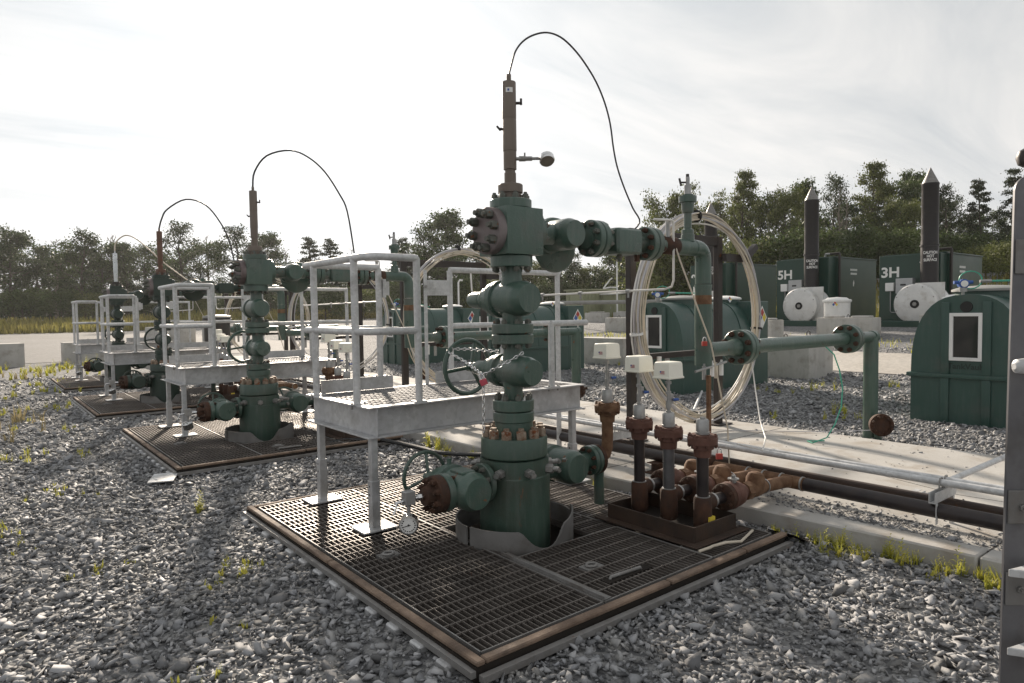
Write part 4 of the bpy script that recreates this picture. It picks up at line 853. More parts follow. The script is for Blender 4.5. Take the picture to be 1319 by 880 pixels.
# ------------------------------------------------------------------ gas production units on the terrace
def unit(y0, y1, zt, txt, label, stackdy, yoff=.65):
    X0, X1, zb = 26.0, 30.2, .93
    t = thing('production_unit', label, 'machine', ((X0+X1)/2, (y0+y1)/2, zb), 'dark green production units')
    MB().box(X0-1.1, X1, y0-.05, y1+.05, zb-.15, zb+.16).build('skid', 'unit_green', t, bevel=.02)
    MB().box(X0, X1, y0, y1, zb+.16, zt).build('cabinet', 'unit_green', t, bevel=.015)
    MB().box(X0+.4, X1+.03, y0-.03, y1+.03, zt, zt+.05).build('roof', 'unit_green', t, bevel=.01)
    MB().box(X0+.001+.6, X0+.66, y0-.07, y0-.002, zb+.3, zt-.02).build('corner_post', 'unit_green', t, bevel=.008)
    MB().tube([(X0+.63, y0-.12, zb+.3), (X0+.63, y0-.12, zt+.12), (X0+.63, y0-.12, zt+.16), (X0+.63, y0+.25, zt+.16)], .05, 8).build('vent_pipe', 'black_steel', t)
    MB().tube([(X0+.63, y0+.25, zt+.16), (X0+.63, y0+.42, zt+.17), (X0+.63, y0+.46, zt+.05)], .045, 8).build('vent_elbow', 'alu', t)
    # burner drum and its stack
    yc, zc = y0+yoff, 1.66; xd = X0-1.05
    d = MB().lathe((xd, yc, zc), (1,0,0), [(0, .60), (.03, .665), (.05, .68), (.30, .68)], 44).build('burner_drum', 'white_drum', t)
    MB().lathe((xd, yc, zc), (-1,0,0), [(-.001, .14), (.02, .14), (.021, .11), (.006, .10)], 24).build('sight_ring', 'black_mark', d); MB().cyl((xd-.006, yc, zc), (xd-.03, yc, zc), .07, n=6).build('hub_nut', 'bolt_steel', d)
    MB().box(xd+.31, xd+.34, yc-.80, yc+.1, zc-.62, zc+.72).build('drum_plate', 'white_drum', d); MB().lathe((xd+.345, yc-.12, zc), (1,0,0), [(0, .71), (.55, .68), (.75, .5)], 36).build('drum_barrel', 'white_drum', d)
    for i in range(8): MB().cyl((xd-.001, yc+.62*math.cos(i*.785+.4), zc+.62*math.sin(i*.785+.4)), (xd-.012, yc+.62*math.cos(i*.785+.4), zc+.62*math.sin(i*.785+.4)), .022, n=6).build('rim_bolt', 'bolt_steel', d)
    ys = yc-.22+stackdy; xs = X0-.42; zs = zc+.60
    s = MB().lathe((xs, ys, zs), (0,0,1), [(0, .27), (1.55, .27)], 32).build('stack', 'stack_black', t)
    ztop = 5.72
    MB().lathe((xs, ys, 3.62), (0,0,1), [(0, .30), (.05, .30)], 32).build('stack_flange', 'stack_black', t)
    MB().lathe((xs, ys, 3.66), (0,0,1), [(0, .262), (ztop-3.70, .262), (ztop-3.68, .272), (ztop-3.63, .272)], 32).build('stack_upper', 'stack_black', t)
    MB().lathe((xs, ys, ztop+.02), (0,0,1), [(0, .265), (.03, .25), (.55, .008)], 28, caps=False).build('cone_cap', 'cone_mesh', t)
    # lettering wrapped on the stack
    vs, fs = text_mesh('CAUTION\nHOT\nSURFACE', .13); th0 = math.atan2(-ys, -xs)+R(6)
    MB().add([(xs+.275*math.cos(th0+v.x/.275*.8), ys+.275*math.sin(th0+v.x/.275*.8), 3.27+v.y) for v in vs], fs).build('lettering', 'white', s, smooth=False)
    # boxes, number and placards on the end wall
    text_on(txt, .50, (X0, y1-.38, zt-.62), (0,-1,0), (0,0,1), 'white', t, 'number', 1.05)
    b = MB().box(X0-.14, X0-.002, y1-.55, y1-.26, zt-1.28, zt-.98).build('small_box', 'white', t, bevel=.012); MB().tube([(X0-.07, y1-.42, zt-1.28), (X0-.07, y1-.42, zt-2.0), (X0-.07, y1-.46, zt-2.05), (X0-.07, y1-.95, zt-2.05)], .02, 8).build('conduit', 'alu', b)
    b = MB().box(X0-.26, X0-.002, y1-1.22, y1-.66, zt-1.38, zt-.84).build('control_box', 'box_grey', t, bevel=.012); MB().box(X0-.265, X0-.26, y1-1.0, y1-.82, zt-1.10, zt-1.04).build('name_strip', 'black_mark', b)
    for i in range(6): MB().cyl((X0-.13, y1-.72-.07*i, zt-1.38), (X0-.13, y1-.72-.07*i, zt-1.44), .02, n=6).build('gland', 'cable_cream', b)
    for dz in (1.06, 1.30): MB().tube([(X0-.14, y1-1.22, zt-dz), (X0-.18, ys+.20, zt-dz)], .025, 8).build('side_conduit', 'unit_green' if dz < 1.2 else 'alu', b)
    MB().box(X0-.10, X0-.002, y1-1.1, y1-.7, zt-1.85, zt-1.50).build('cable_bundle', 'black_mark', b)
    placard((X0-.001, y1-1.45, zt-.30), (0,-1,0), (0,0,1), .16, t)
    for dz, w in ((.44, .62), (.60, .56)):
        for i in range(7): quad_on((X0+2.1+w*(i-3)/7, y0-.001, zt-dz), (1,0,0), (0,0,1), [(-.032, -.04), (.032, -.04), (.032, .04), (-.032, .04)], 'white', t, 'painted_letter')
    quad_on((X0+2.1, y0-.001, zt-.98), (1,0,0), (0,0,1), [(-.05, -.13), (.02, -.13), (.06, .02), (.0, .13), (-.06, .0)], 'white', t, 'flame_sticker')
    for i, dx in enumerate((.2, .9)): MB().box(X0-.95+dx, X0-.87+dx, y1+.0, y1+.06, zb-.15, zb+.2).build('skid_post', 'white', t) if i == 0 else None
    return t
unit(8.74, 10.74, 3.42, '3H', 'dark green production unit marked 3H with tall black stack', 0, .42)
unit(12.60, 14.78, 3.54, '5H', 'dark green production unit marked 5H with tall black stack', .05)
unit(17.17, 19.05, 3.60, '9H', 'dark green production unit marked 9H behind the green riser pipe', .05)
def tub(x, y, r, z0, h, label, lid='white'):
    t = thing('chemical_tub', label, 'tub', (x, y, z0), 'white round tubs')
    MB().lathe((x, y, z0), (0,0,1), [(0, r*.93), (h*.90, r*.98), (h*.92, r*1.07), (h*.97, r*1.09), (h, r*1.0)], 32).build('tub_wall', 'white', t); MB().lathe((x, y, z0+h), (0,0,1), [(.001, r*.9), (.06, r*.7), (.08, .02)], 28).build('tub_lid', lid, t)
    d = Vector((-x, -y, 0)).normalized(); u = Vector((d.y, -d.x, 0))*-1; placard(Vector((x, y, z0+h*.84))+d*r*1.03+u*(-.06), u, (0,0,1), .15, t)
    return t
tub(23.4, 11.05, .43, .74, 1.12, 'white round tub in front of unit 5H, behind the long concrete block')
tub(23.6, 7.42, .42, .76, 1.10, 'white round tub in front of unit 3H, beside the green tank')
tub(23.6, 16.0, .48, .76, 1.0, 'white round tub beside unit 9H')

# ------------------------------------------------------------------ concrete blocks
def block(c, d, rz, label, name='concrete_block', knobs=0, z=None):
    z = tz(c[0], c[1]) if z is None else z
    t = thing(name, label, 'block', (c[0], c[1], z-.03), 'loose concrete blocks'); q = Matrix.Rotation(R(rz), 3, 'Z')
    MB().cbox((c[0], c[1], z-.03+d[2]/2), d, q).build('block_body', 'concrete', t, bevel=.03, seg=2)
    for i in range(knobs):
        off = q @ Vector((d[0]*((i+.5)/knobs-.5), 0, 0)) if d[0] > d[1] else q @ Vector((0, d[1]*((i+.5)/knobs-.5), 0))
        o = Vector((c[0], c[1], 0))+off; L = (d[0]/knobs*.62, d[1]*.6) if d[0] > d[1] else (d[0]*.6, d[1]/knobs*.62)
        MB().cbox((o.x, o.y, z-.03+d[2]+.03), (L[0], L[1], .065), q).build('block_knob', 'concrete', t, bevel=.025)
    tp = MB().tube([Vector((c[0], c[1], z-.03+d[2]))+q @ Vector((x, 0, zz)) for x, zz in ((-.08, -.02), (-.07, .07), (0, .10), (.07, .07), (.08, -.02))], .012, 6).build('lifting_loop', 'black_steel', t)
    return t
block((14.75, 8.15), (.85, 1.55, .92), 0, 'tall pale concrete block between the tank and the gravel road')
block((15.42, 7.95), (.38, 1.0, .92), 0, 'narrow concrete block touching the tall pale block')
block((20.2, 11.75), (.68, .66, .62), -3, 'small square concrete block in front of unit 5H', knobs=1, z=.62)
block((22.05, 10.05), (.62, 1.78, .62), 0, 'long concrete block with two top knobs before the white tub', knobs=2, z=.66)
block((23.4, 8.1), (.62, .5, .62), 0, 'small concrete block peeping over the green tank below unit 3H', knobs=1, z=.72)
block((14.9, 13.95), (.75, 1.9, .80), 2, 'long pale concrete block between two green tanks')
block((22.6, 20.4), (.65, 1.1, .62), 0, 'square concrete block beyond the long block, before the sheds')
block((29.1, 28.0), (.7, 1.4, .62), 0, 'concrete block standing in front of the flat-roofed olive shed', knobs=1)
block((30.4, 27.0), (.7, 1.2, .62), 0, 'concrete block standing in front of the white-roofed olive shed', knobs=1)
block((.35, 27.95), (1.9, .70, .82), 8, 'concrete block alone on the gravel at the edge of the grey yard')
block((3.3, 29.0), (1.6, .7, .76), 4, 'concrete block behind the last work platform of the row')
block((8.4, 40.), (2.4, .8, 1.1), 20, 'pale concrete block out on the grey yard, larger one'); block((10.6, 39.), (1.5, .8, 1.1), 20, 'pale concrete block out on the grey yard, smaller one')

# ------------------------------------------------------------------ sheds, vessel, pipes beyond
def shed(x0, x1, y0, y1, h, label, roofm, slope):
    z = tz(x0, y0)-.05; t = thing('shed', label, 'shed', ((x0+x1)/2, (y0+y1)/2, z), 'olive metal sheds')
    MB().box(x0, x1, y0, y1, z, z+h).build('wall', 'shed_olive', t)
    n = 9
    for i in range(n):
        y = y0+(y1-y0)*(i+.5)/n; MB().box(x0-.03, x0-.001, y-.05, y+.05, z, z+h-.02).build('wall_rib', 'shed_olive', t)
        x = x0+(x1-x0)*(i+.5)/n; MB().box(x-.05, x+.05, y0-.03, y0-.001, z, z+h-.02).build('wall_rib', 'shed_olive', t)
    a = .12
    MB().add([(x0-a, y0-a, z+h), (x1+a, y0-a, z+h+slope), (x1+a, y1+a, z+h+slope), (x0-a, y1+a, z+h), (x0-a, y0-a, z+h+.08), (x1+a, y0-a, z+h+.08+slope), (x1+a, y1+a, z+h+.08+slope), (x0-a, y1+a, z+h+.08)], [(0,3,2,1), (4,5,6,7), (0,1,5,4), (1,2,6,5), (2,3,7,6), (3,0,4,7)]).build('roof', roofm, t)
    d = MB().box(x0-.05, x0-.031, y0+.35, y0+1.15, z+.05, z+1.75).build('door', 'shed_olive', t, bevel=.01); MB().box(x0-.075, x0-.051, y0+.45, y0+.5, z+.85, z+1.0).build('handle', 'alu', d)
shed(29.9, 32.6, 29.9, 31.5, 2.05, 'olive green metal shed with flat olive roof', 'shed_olive', .02)
shed(31.4, 34.0, 28.5, 30.6, 1.75, 'olive green metal shed with sloping white roof', 'shed_roof', .25)
t = thing('lamp_mast', 'thin white mast with bent arms beside the white-roofed shed', 'mast', (31.2, 28.3, 1.1)); MB().cyl((31.2, 28.3, 1.0), (31.2, 28.3, 4.6), .05, n=8).build('pole', 'white', t); MB().tube([(31.2, 28.3, 3.0), (30.9, 28.6, 3.02), (30.6, 28.9, 2.95)], .05, 6).tube([(30.6, 28.9, 2.95), (30.9, 28.6, 3.5), (31.0, 28.5, 3.6)], .05, 6).build('arm', 'white', t)
t = thing('marker_post', 'slim white hooked post behind the end tank', 'post', (16.4, 24.0, 0)); MB().tube([(16.4, 24, 0), (16.4, 24, 2.9), (16.45, 23.95, 3.0), (16.55, 23.9, 2.98)], .04, 7).build('pole', 'white', t)
t = thing('steel_vessel', 'dark brown upright steel vessel behind the second work platform', 'vessel', (4.45, 17.6, .1)); MB().lathe((4.75, 17.6, 0), (0,0,1), [(0, .30), (1.45, .30), (1.47, .34), (1.53, .34), (1.55, .3)], 28).build('vessel_shell', 'dark_vessel', t); MB().lathe((4.75, 17.6, 1.55), (0,0,1), [(0, .33), (.05, .33), (.08, .2), (.09, .02)], 28).build('vessel_lid', 'tank_lid', t)
t = thing('pipe_rail', 'grey-green pipe on short posts crossing in front of the sheds', 'pipe', (24, 24, .9)); MB().tube([(22.4, 24.4, 2.0), (26, 21.5, 2.0), (29, 19.2, 2.0)], .10, 10).build('pipe', 'tank_lid', t)
for x, y in ((23.4, 23.6), (25.6, 21.8), (28, 19.95)): MB().cyl((x, y, .9), (x, y, 1.92), .06, n=8).build('pipe_post', 'tank_lid', t)

# ------------------------------------------------------------------ access ladder at the edge of the view
def ladder():
    vx = Vector((rt.x, rt.y, 0)).normalized(); vd = Vector((fw.x, fw.y, 0)).normalized(); b = Vector((3.125, .780, 0))
    t = thing('access_ladder', 'galvanised ladder rail with bolted plates and treads at the slab edge', 'ladder', b)
    q = Matrix((vx, vd, Vector((0,0,1)))).transposed()
    def bx(x0, x1, y0, y1, z0, z1, nm, m='galv_beam', bev=.003):
        mb = MB().box(x0, x1, y0, y1, z0, z1); mb.v = [tuple(b+q @ Vector(p)) for p in mb.v]; return mb.build(nm, m, t, bevel=bev)
    for o in (0, .52):
        mb = MB(); pl = [(-.055, -.05), (.055, -.05), (.055, 2.03)]+[(.055*math.cos(a), 2.03+.055*math.sin(a)) for a in [math.pi*i/10 for i in range(1, 10)]]+[(-.055, 2.03)]
        mb.prism([(x+o+.02+ (-.012*(2.0-z)), z) for x, z in pl], b, vx, (0,0,1), -.014 if False else .014); mb.build('side_rail', 'galv_shaded', t, bevel=.002)
        for z in (.50, .82, 1.78):
            pz = z if z < 1.5 else z; p = bx(o-.05+.02-.012*(2-z), o+.06+.02, -.024, -.0145, pz-.065, pz+.065, 'splice_plate', 'ring')
            c = b+q @ Vector((o+.0+.02-.012*(2-z), -.024, pz)); n = link('bolt', boltmesh(.014, .014, .008, 'bolt_steel'), t); n.location = c-ORG[t]; n.rotation_euler = orient(-vd)
    for z in (.28, .58):
        mb = MB(); mb.prism([(0, 0), (.11, .045), (.56, .045), (.56, -.045), (.11, -.045)], b+q @ Vector((-.10, -.10, z)), vx, vd, .03); mb.build('tread', 'galv', t, bevel=.003)
    mb = MB().tube([b+q @ Vector((x, -.09, 1.37)) for x in (-.085, -.075, -.045, .25)], [.012, .026, .030, .030], 14); mb.build('rail_end', 'galv', t)
    MB().lathe(b+q @ Vector((.0, -.02, 2.15)), (0,0,1), [(-.035, .01), (-.024, .027), (0, .034), (.024, .027), (.035, .01)], 16).build('knob', 'black_steel', t)
ladder()
solo(MB().add([(4.17, 2.24, .10), (4.30, 2.20, .03), (4.34, 2.32, .012), (4.20, 2.40, .085), (4.42, 2.28, .010), (4.40, 2.42, .012), (4.30, 2.52, .05), (4.17, 2.55, .09), (4.17, 2.24, .09), (4.30, 2.20, .02)], [(0, 1, 2, 3), (1, 4, 5, 2), (3, 2, 6, 7), (2, 5, 6)]), 'liner_flap', 'pit', 'black liner flap sticking out at the corner of the grating pad', 'liner')
# ------------------------------------------------------------------ loose stone, pebbles, weeds (numpy-built)
rng = np.random.default_rng(5)
CAM = np.array([0, 0, CAM_H]); FW = np.array(fw); RT = np.array(rt); UP = np.array(up)
def np_mesh(name, V, F, m, smooth=False, kind=None, label=None, cat=None):
    me = bpy.data.meshes.new(name); n = len(V); k = F.shape[1]
    me.vertices.add(n); me.vertices.foreach_set('co', V.astype(np.float32).ravel())
    me.loops.add(F.size); me.loops.foreach_set('vertex_index', F.astype(np.int32).ravel())
    me.polygons.add(len(F)); me.polygons.foreach_set('loop_start', np.arange(0, F.size, k, dtype=np.int32)); me.polygons.foreach_set('loop_total', np.full(len(F), k, np.int32))
    me.update(calc_edges=True); me.materials.append(MATS[m])
    if smooth: me.shade_smooth()
    return me
def rocks(nv, npts, seed):
    out = []
    rg = np.random.default_rng(seed)
    for _ in range(nv):
        bm = bmesh.new(); p = rg.normal(size=(npts, 3)); p /= np.linalg.norm(p, axis=1)[:, None]; p *= rg.uniform(.75, 1.1, (npts, 1)); p *= np.array([1.35, .95, .50])
        for q in p: bm.verts.new(q)
        r_ = bmesh.ops.convex_hull(bm, input=bm.verts); bmesh.ops.triangulate(bm, faces=bm.faces)
        loose = [v for v in bm.verts if not v.link_faces]; bmesh.ops.delete(bm, geom=loose, context='VERTS'); bm.verts.index_update()
        out.append((np.array([v.co for v in bm.verts]), np.array([[v.index for v in f.verts] for f in bm.faces]))); bm.free()
    return out
ROCK = rocks(20, 8, 3)
def randrot(n, tilt):
    a = rng.uniform(0, 2*np.pi, n); b = rng.normal(0, tilt, n); c = rng.normal(0, tilt, n)
    def rx(t): z = np.zeros_like(t); o = z+1; return np.stack([np.stack([o,z,z],-1), np.stack([z,np.cos(t),-np.sin(t)],-1), np.stack([z,np.sin(t),np.cos(t)],-1)], -2)
    def ry(t): z = np.zeros_like(t); o = z+1; return np.stack([np.stack([np.cos(t),z,np.sin(t)],-1), np.stack([z,o,z],-1), np.stack([-np.sin(t),z,np.cos(t)],-1)], -2)
    def rz(t): z = np.zeros_like(t); o = z+1; return np.stack([np.stack([np.cos(t),-np.sin(t),z],-1), np.stack([np.sin(t),np.cos(t),z],-1), np.stack([z,z,o],-1)], -2)
    return rz(a) @ rx(b) @ ry(c)
def stones(P, rad, tilt=.5):
    Vs, Fs, off = [], [], 0; which = rng.integers(0, len(ROCK), len(P)); Rm = randrot(len(P), tilt)
    for k, (v, f) in enumerate(ROCK):
        idx = np.where(which == k)[0]
        if not len(idx): continue
        w = np.einsum('nij,vj->nvi', Rm[idx], v)*rad[idx][:, None, None]+P[idx][:, None, :]
        ff = f[None]+(np.arange(len(idx))*len(v))[:, None, None]+off
        Vs.append(w.reshape(-1, 3)); Fs.append(ff.reshape(-1, 3)); off += len(idx)*len(v)
    return np.concatenate(Vs), np.concatenate(Fs)
def visible(P, mar=.5):
    d = P-CAM; w = d @ FW; x = (d @ RT)/np.maximum(w, .01)*CAM_F; y = (d @ UP)/np.maximum(w, .01)*CAM_F
    return (w > .5) & (abs(x) < 659*(1+mar)+30) & (y > -440*(1+mar)-40)
def excluded(x, y):
    ex = np.zeros(len(x), bool)
    for k in range(4): ex |= (x > 1.60+XS[k]) & (x < 4.20+XS[k]) & (y > 2.26+DY[k]) & (y < 5.43+DY[k])
    sf = np.interp(y, [a for a, b in slab_front], [b for a, b in slab_front]); ex |= (x > sf-.02) & (x < 7.90)
    for ty in (3.15, 8.38, 13.90, 18.9): ex |= (x > 10.25) & (x < 13.52) & (abs(y-ty) < .68)
    ex |= (x > 15.8) & (x < 18.9)
    return ex
N = 1050000
px = rng.uniform(-8, 20, N); py = rng.uniform(-2, 22, N); d = np.hypot(px, py)
dens = np.interp(d, [0, 4.5, 6, 9, 13, 18, 24], [1, 1, .75, .42, .17, .07, .02]); keep = rng.uniform(0, 1, N) < dens
px, py, d = px[keep], py[keep], d[keep]; P = np.stack([px, py, np.zeros_like(px)], -1)
k = visible(P) & ~excluded(px, py); px, py, d, P = px[k], py[k], d[k], P[k]
rad = rng.lognormal(math.log(.0148), .46, len(P))*np.interp(d, [0, 5, 10, 20], [1, 1.05, 1.35, 1.9]); rad = np.clip(rad, .008, .06)
P[:, 2] = np.maximum(0, .0865*(np.minimum(px, 25)-14.8))+rng.uniform(-.004, .022, len(P))*np.interp(d, [0, 6, 20], [1, 1, 1])
V, F = stones(P, rad)
o = link('gravel', np_mesh('gravel', V, F, 'stone')); tag(o, 'loose grey crushed stone covering the well pad', 'gravel', kind='stuff')
# grit on the slab
n = 2000; gx_ = np.concatenate([rng.normal(4.88, .13, 1500), rng.uniform(4.8, 7.8, 500)]); gy_ = np.concatenate([rng.normal(2.0, .6, 1500), rng.uniform(1.0, 9, 500)])
m = (gx_ > np.interp(gy_, [a for a, b in slab_front], [b for a, b in slab_front])+.22)
gp = np.stack([gx_, gy_, np.full(n, .104)], -1)[m]; V, F = stones(gp, rng.lognormal(math.log(.008), .5, len(gp)), .3)
o = link('grit', np_mesh('grit', V, F, 'stone')); tag(o, 'dark grit scattered over the concrete slab', 'grit', kind='stuff')
# a pale offcut on the gravel
solo(MB().box(1.28, 1.50, 6.98, 7.34, .035, .045, Matrix.Rotation(R(-20), 3, 'Z')), 'sheet_offcut', 'galv', 'pale sheet metal offcut lying on gravel near the second grating pad', 'offcut')

def blades(c, n, h, w, spread, rg, lean=.5, z=None):
    V, F = [], []
    for i in range(n):
        bx, by = c[0]+rg.normal(0, spread), c[1]+rg.normal(0, spread); hh = h*rg.uniform(.45, 1.1); a = rg.uniform(0, 6.28); l = rg.uniform(.05, lean)*hh; ww = w*rg.uniform(.6, 1.2)
        dx, dy = math.cos(a), math.sin(a); sx, sy = -dy*ww, dx*ww; z0 = c[2]; b = len(V)
        V += [(bx-sx, by-sy, z0), (bx+sx, by+sy, z0), (bx+dx*l*.4+sx*.8, by+dy*l*.4+sy*.8, z0+hh*.6), (bx+dx*l*.4-sx*.8, by+dy*l*.4-sy*.8, z0+hh*.6), (bx+dx*l+sx*.15, by+dy*l+sy*.15, z0+hh), (bx+dx*l-sx*.15, by+dy*l-sy*.15, z0+hh)]
        F += [(b, b+1, b+2, b+3), (b+3, b+2, b+4, b+5)]
    return np.array(V), np.array(F)
def leafy(c, h, rg, n=14):
    V, F = [], []
    for i in range(n):
        t = (i+.5)/n; z = c[2]+h*t; a = i*2.4; L = h*.28*(1-.5*t); w = L*.16; dx, dy = math.cos(a), math.sin(a); b = len(V); x0, y0 = c[0]+.1*h*t*t*.3, c[1]
        V += [(x0, y0, z), (x0+dx*L*.5-dy*w, y0+dy*L*.5+dx*w, z+L*.45), (x0+dx*L, y0+dy*L, z+L*.35), (x0+dx*L*.5+dy*w, y0+dy*L*.5-dx*w, z+L*.45)]; F.append((b, b+1, b+2, b+3))
    return np.array(V), np.array(F)
rgw = np.random.default_rng(11)
def plant_mesh(c, n, h, spread, stem, w):
    V, F = blades(c, n, h, w, spread, rgw, .8)
    for i in range(stem):
        q = (c[0]+rgw.normal(0, spread*.8), c[1]+rgw.normal(0, spread*.8), c[2]); v, f = leafy(q, h*rgw.uniform(1.0, 1.6), rgw); F = np.concatenate([F, f+len(V)]); V = np.concatenate([V, v])
    return V, F
def weed(c, n, h, spread, label, m='weed_green', w=.006, stem=0):
    V, F = plant_mesh(c, n, h, spread, stem, w); o = link('weed', np_mesh('weed', V-np.array(c), F, m)); o.location = c; ORG[o] = Vector(c); tag(o, label, 'weed', 'weeds along the kerb')
KL = 'yellow-green weed growing along the concrete kerb'
for i in range(46):
    y = 2.6-1.6*rgw.uniform(0, 1)**.8; x = np.interp(y, [a for a, b in slab_front], [b for a, b in slab_front])-.05-abs(rgw.normal(0, .10)); weed((float(x), float(y), .0), int(rgw.integers(5, 16)), float(rgw.uniform(.035, .13)), .013, KL, w=.005, stem=int(rgw.integers(0, 5)))
for x, y in ((4.15, 6.75), (4.12, 6.5), (4.05, 6.25), (4.18, 5.9), (4.2, 6.65)): weed((x, y, 0), 16, float(rgw.uniform(.1, .22)), .02, 'small weed between the black hose and the kerb', w=.008, stem=2)
weed((4.28, 4.15, 0), 8, .22, .02, 'tall thin weed stem beside the kerb near the rusty risers', stem=1)
def scatter(name, L, label, m, w):
    Vs, Fs, off = [], [], 0
    for x, y, n, h, s, st in L:
        for q in range(max(2, n//5)):
            c = (x+rgw.normal(0, s), y+rgw.normal(0, s), tz(x, y)); V, F = plant_mesh(c, 7, h*rgw.uniform(.5, 1.1), .015, st, w*max(1, y/9)); Vs.append(V); Fs.append(F+off); off += len(V)
    tag(link(name, np_mesh(name, np.concatenate(Vs), np.concatenate(Fs), m)), label, 'weeds', kind='stuff')
scatter('weeds', [(1.2, 4.28, 56, .05, .09, 1), (1.39, 5.83, 7, .13, .01, 3), (.46, 7.3, 42, .07, .15, 1), (.4, 9.5, 56, .12, .22, 1), (.78, 7.0, 14, .06, .06, 1), (.9, 14.5, 40, .12, .3, 1), (.4, 17, 60, .14, .4, 1), (1.2, 19.5, 50, .14, .4, 1), (.55, 4.9, 21, .05, .08, 1), (-.2, 8.2, 28, .1, .2, 1), (.72, 3.1, 21, .05, .06, 1), (1.6, 24.7, 140, .22, .8, 1), (2.8, 25.5, 160, .24, .9, 1), (2.2, 22.6, 90, .2, .6, 1), (4.2, 26, 120, .24, .8, 1), (.9, 11.5, 28, .1, .3, 1), (.1, 6.3, 28, .08, .2, 1), (-.6, 9.0, 49, .12, .3, 1), (1.0, 9.2, 21, .1, .2, 1), (.3, 14.2, 49, .14, .4, 1), (-.2, 12.5, 49, .14, .4, 1), (1.3, 17.5, 42, .14, .3, 1), (.25, 5.6, 21, .05, .12, 1), (.95, 3.7, 14, .05, .08, 1)], 'sparse yellow-green weeds in the open gravel', 'weed_green', .006)
scatter('dry_weeds', [(.05, 9.9, 40, .22, .2, 0), (.5, 12.8, 56, .30, .25, 0), (.2, 11.2, 49, .24, .25, 0), (.3, 22, 70, .25, .6, 0), (-.4, 10.6, 40, .22, .3, 0)], 'dry pale weed stalks in the open gravel', 'weed_dry', .006)
scatter('tank_side_weeds', [(9.6, 4.4, 21, .12, .15, 1), (9.2, 5.1, 28, .1, .2, 1), (10.0, 4.6, 21, .18, .12, 1), (11.9, 6.6, 35, .12, .3, 1), (12.8, 6.4, 21, .25, .2, 1), (14.0, 5.5, 28, .22, .2, 1), (14.3, 12.6, 42, .22, .25, 1)], 'scattered weeds in the gravel between the slab and the tanks', 'weed_green', .008)
# dry verge along the terrace and grass strip before the woods
def field(name, pts, h, w, m, label, seed):
    rg = np.random.default_rng(seed); n = len(pts); hh = h*rg.uniform(.4, 1.2, n); a = rg.uniform(0, 6.28, n); dx, dy = np.cos(a), np.sin(a); z = np.array([tz(x, y) for x, y in pts])-.03
    x, y = pts[:, 0], pts[:, 1]; l = hh*rg.uniform(0, .5, n)
    V = np.stack([np.stack([x-dy*w, y+dx*w, z], -1), np.stack([x+dy*w, y-dx*w, z], -1), np.stack([x+dy*w*.3+dx*l, y-dx*w*.3+dy*l, z+hh], -1), np.stack([x-dy*w*.3+dx*l, y+dx*w*.3+dy*l, z+hh], -1)], 1).reshape(-1, 3)
    o = link(name, np_mesh(name, V, np.arange(4*n).reshape(-1, 4), m)); tag(o, label, 'grass', kind='stuff')
rg = np.random.default_rng(2)
field('verge_grass', np.stack([rg.uniform(-70, 75, 26000), 86+20*rg.uniform(0, 1, 26000)**1.3], -1), .9, .10, 'grass_far', 'rough yellow-green grass strip in front of the woods', 3)
u = rg.uniform(0, 1, 9000); field('bank_grass', np.stack([30+28*u+rg.normal(0, 1.0, 9000), rg.uniform(-6, 34, 9000)], -1), .6, .06, 'grass_far', 'rough grass bank behind the production units', 4)
u = rg.uniform(0, 1, 1400); field('terrace_weeds', np.stack([rg.normal(20.6, .5, 1400), rg.uniform(2, 26, 1400)], -1), .18, .012, 'weed_green', 'thin weeds along the gravel terrace', 6)

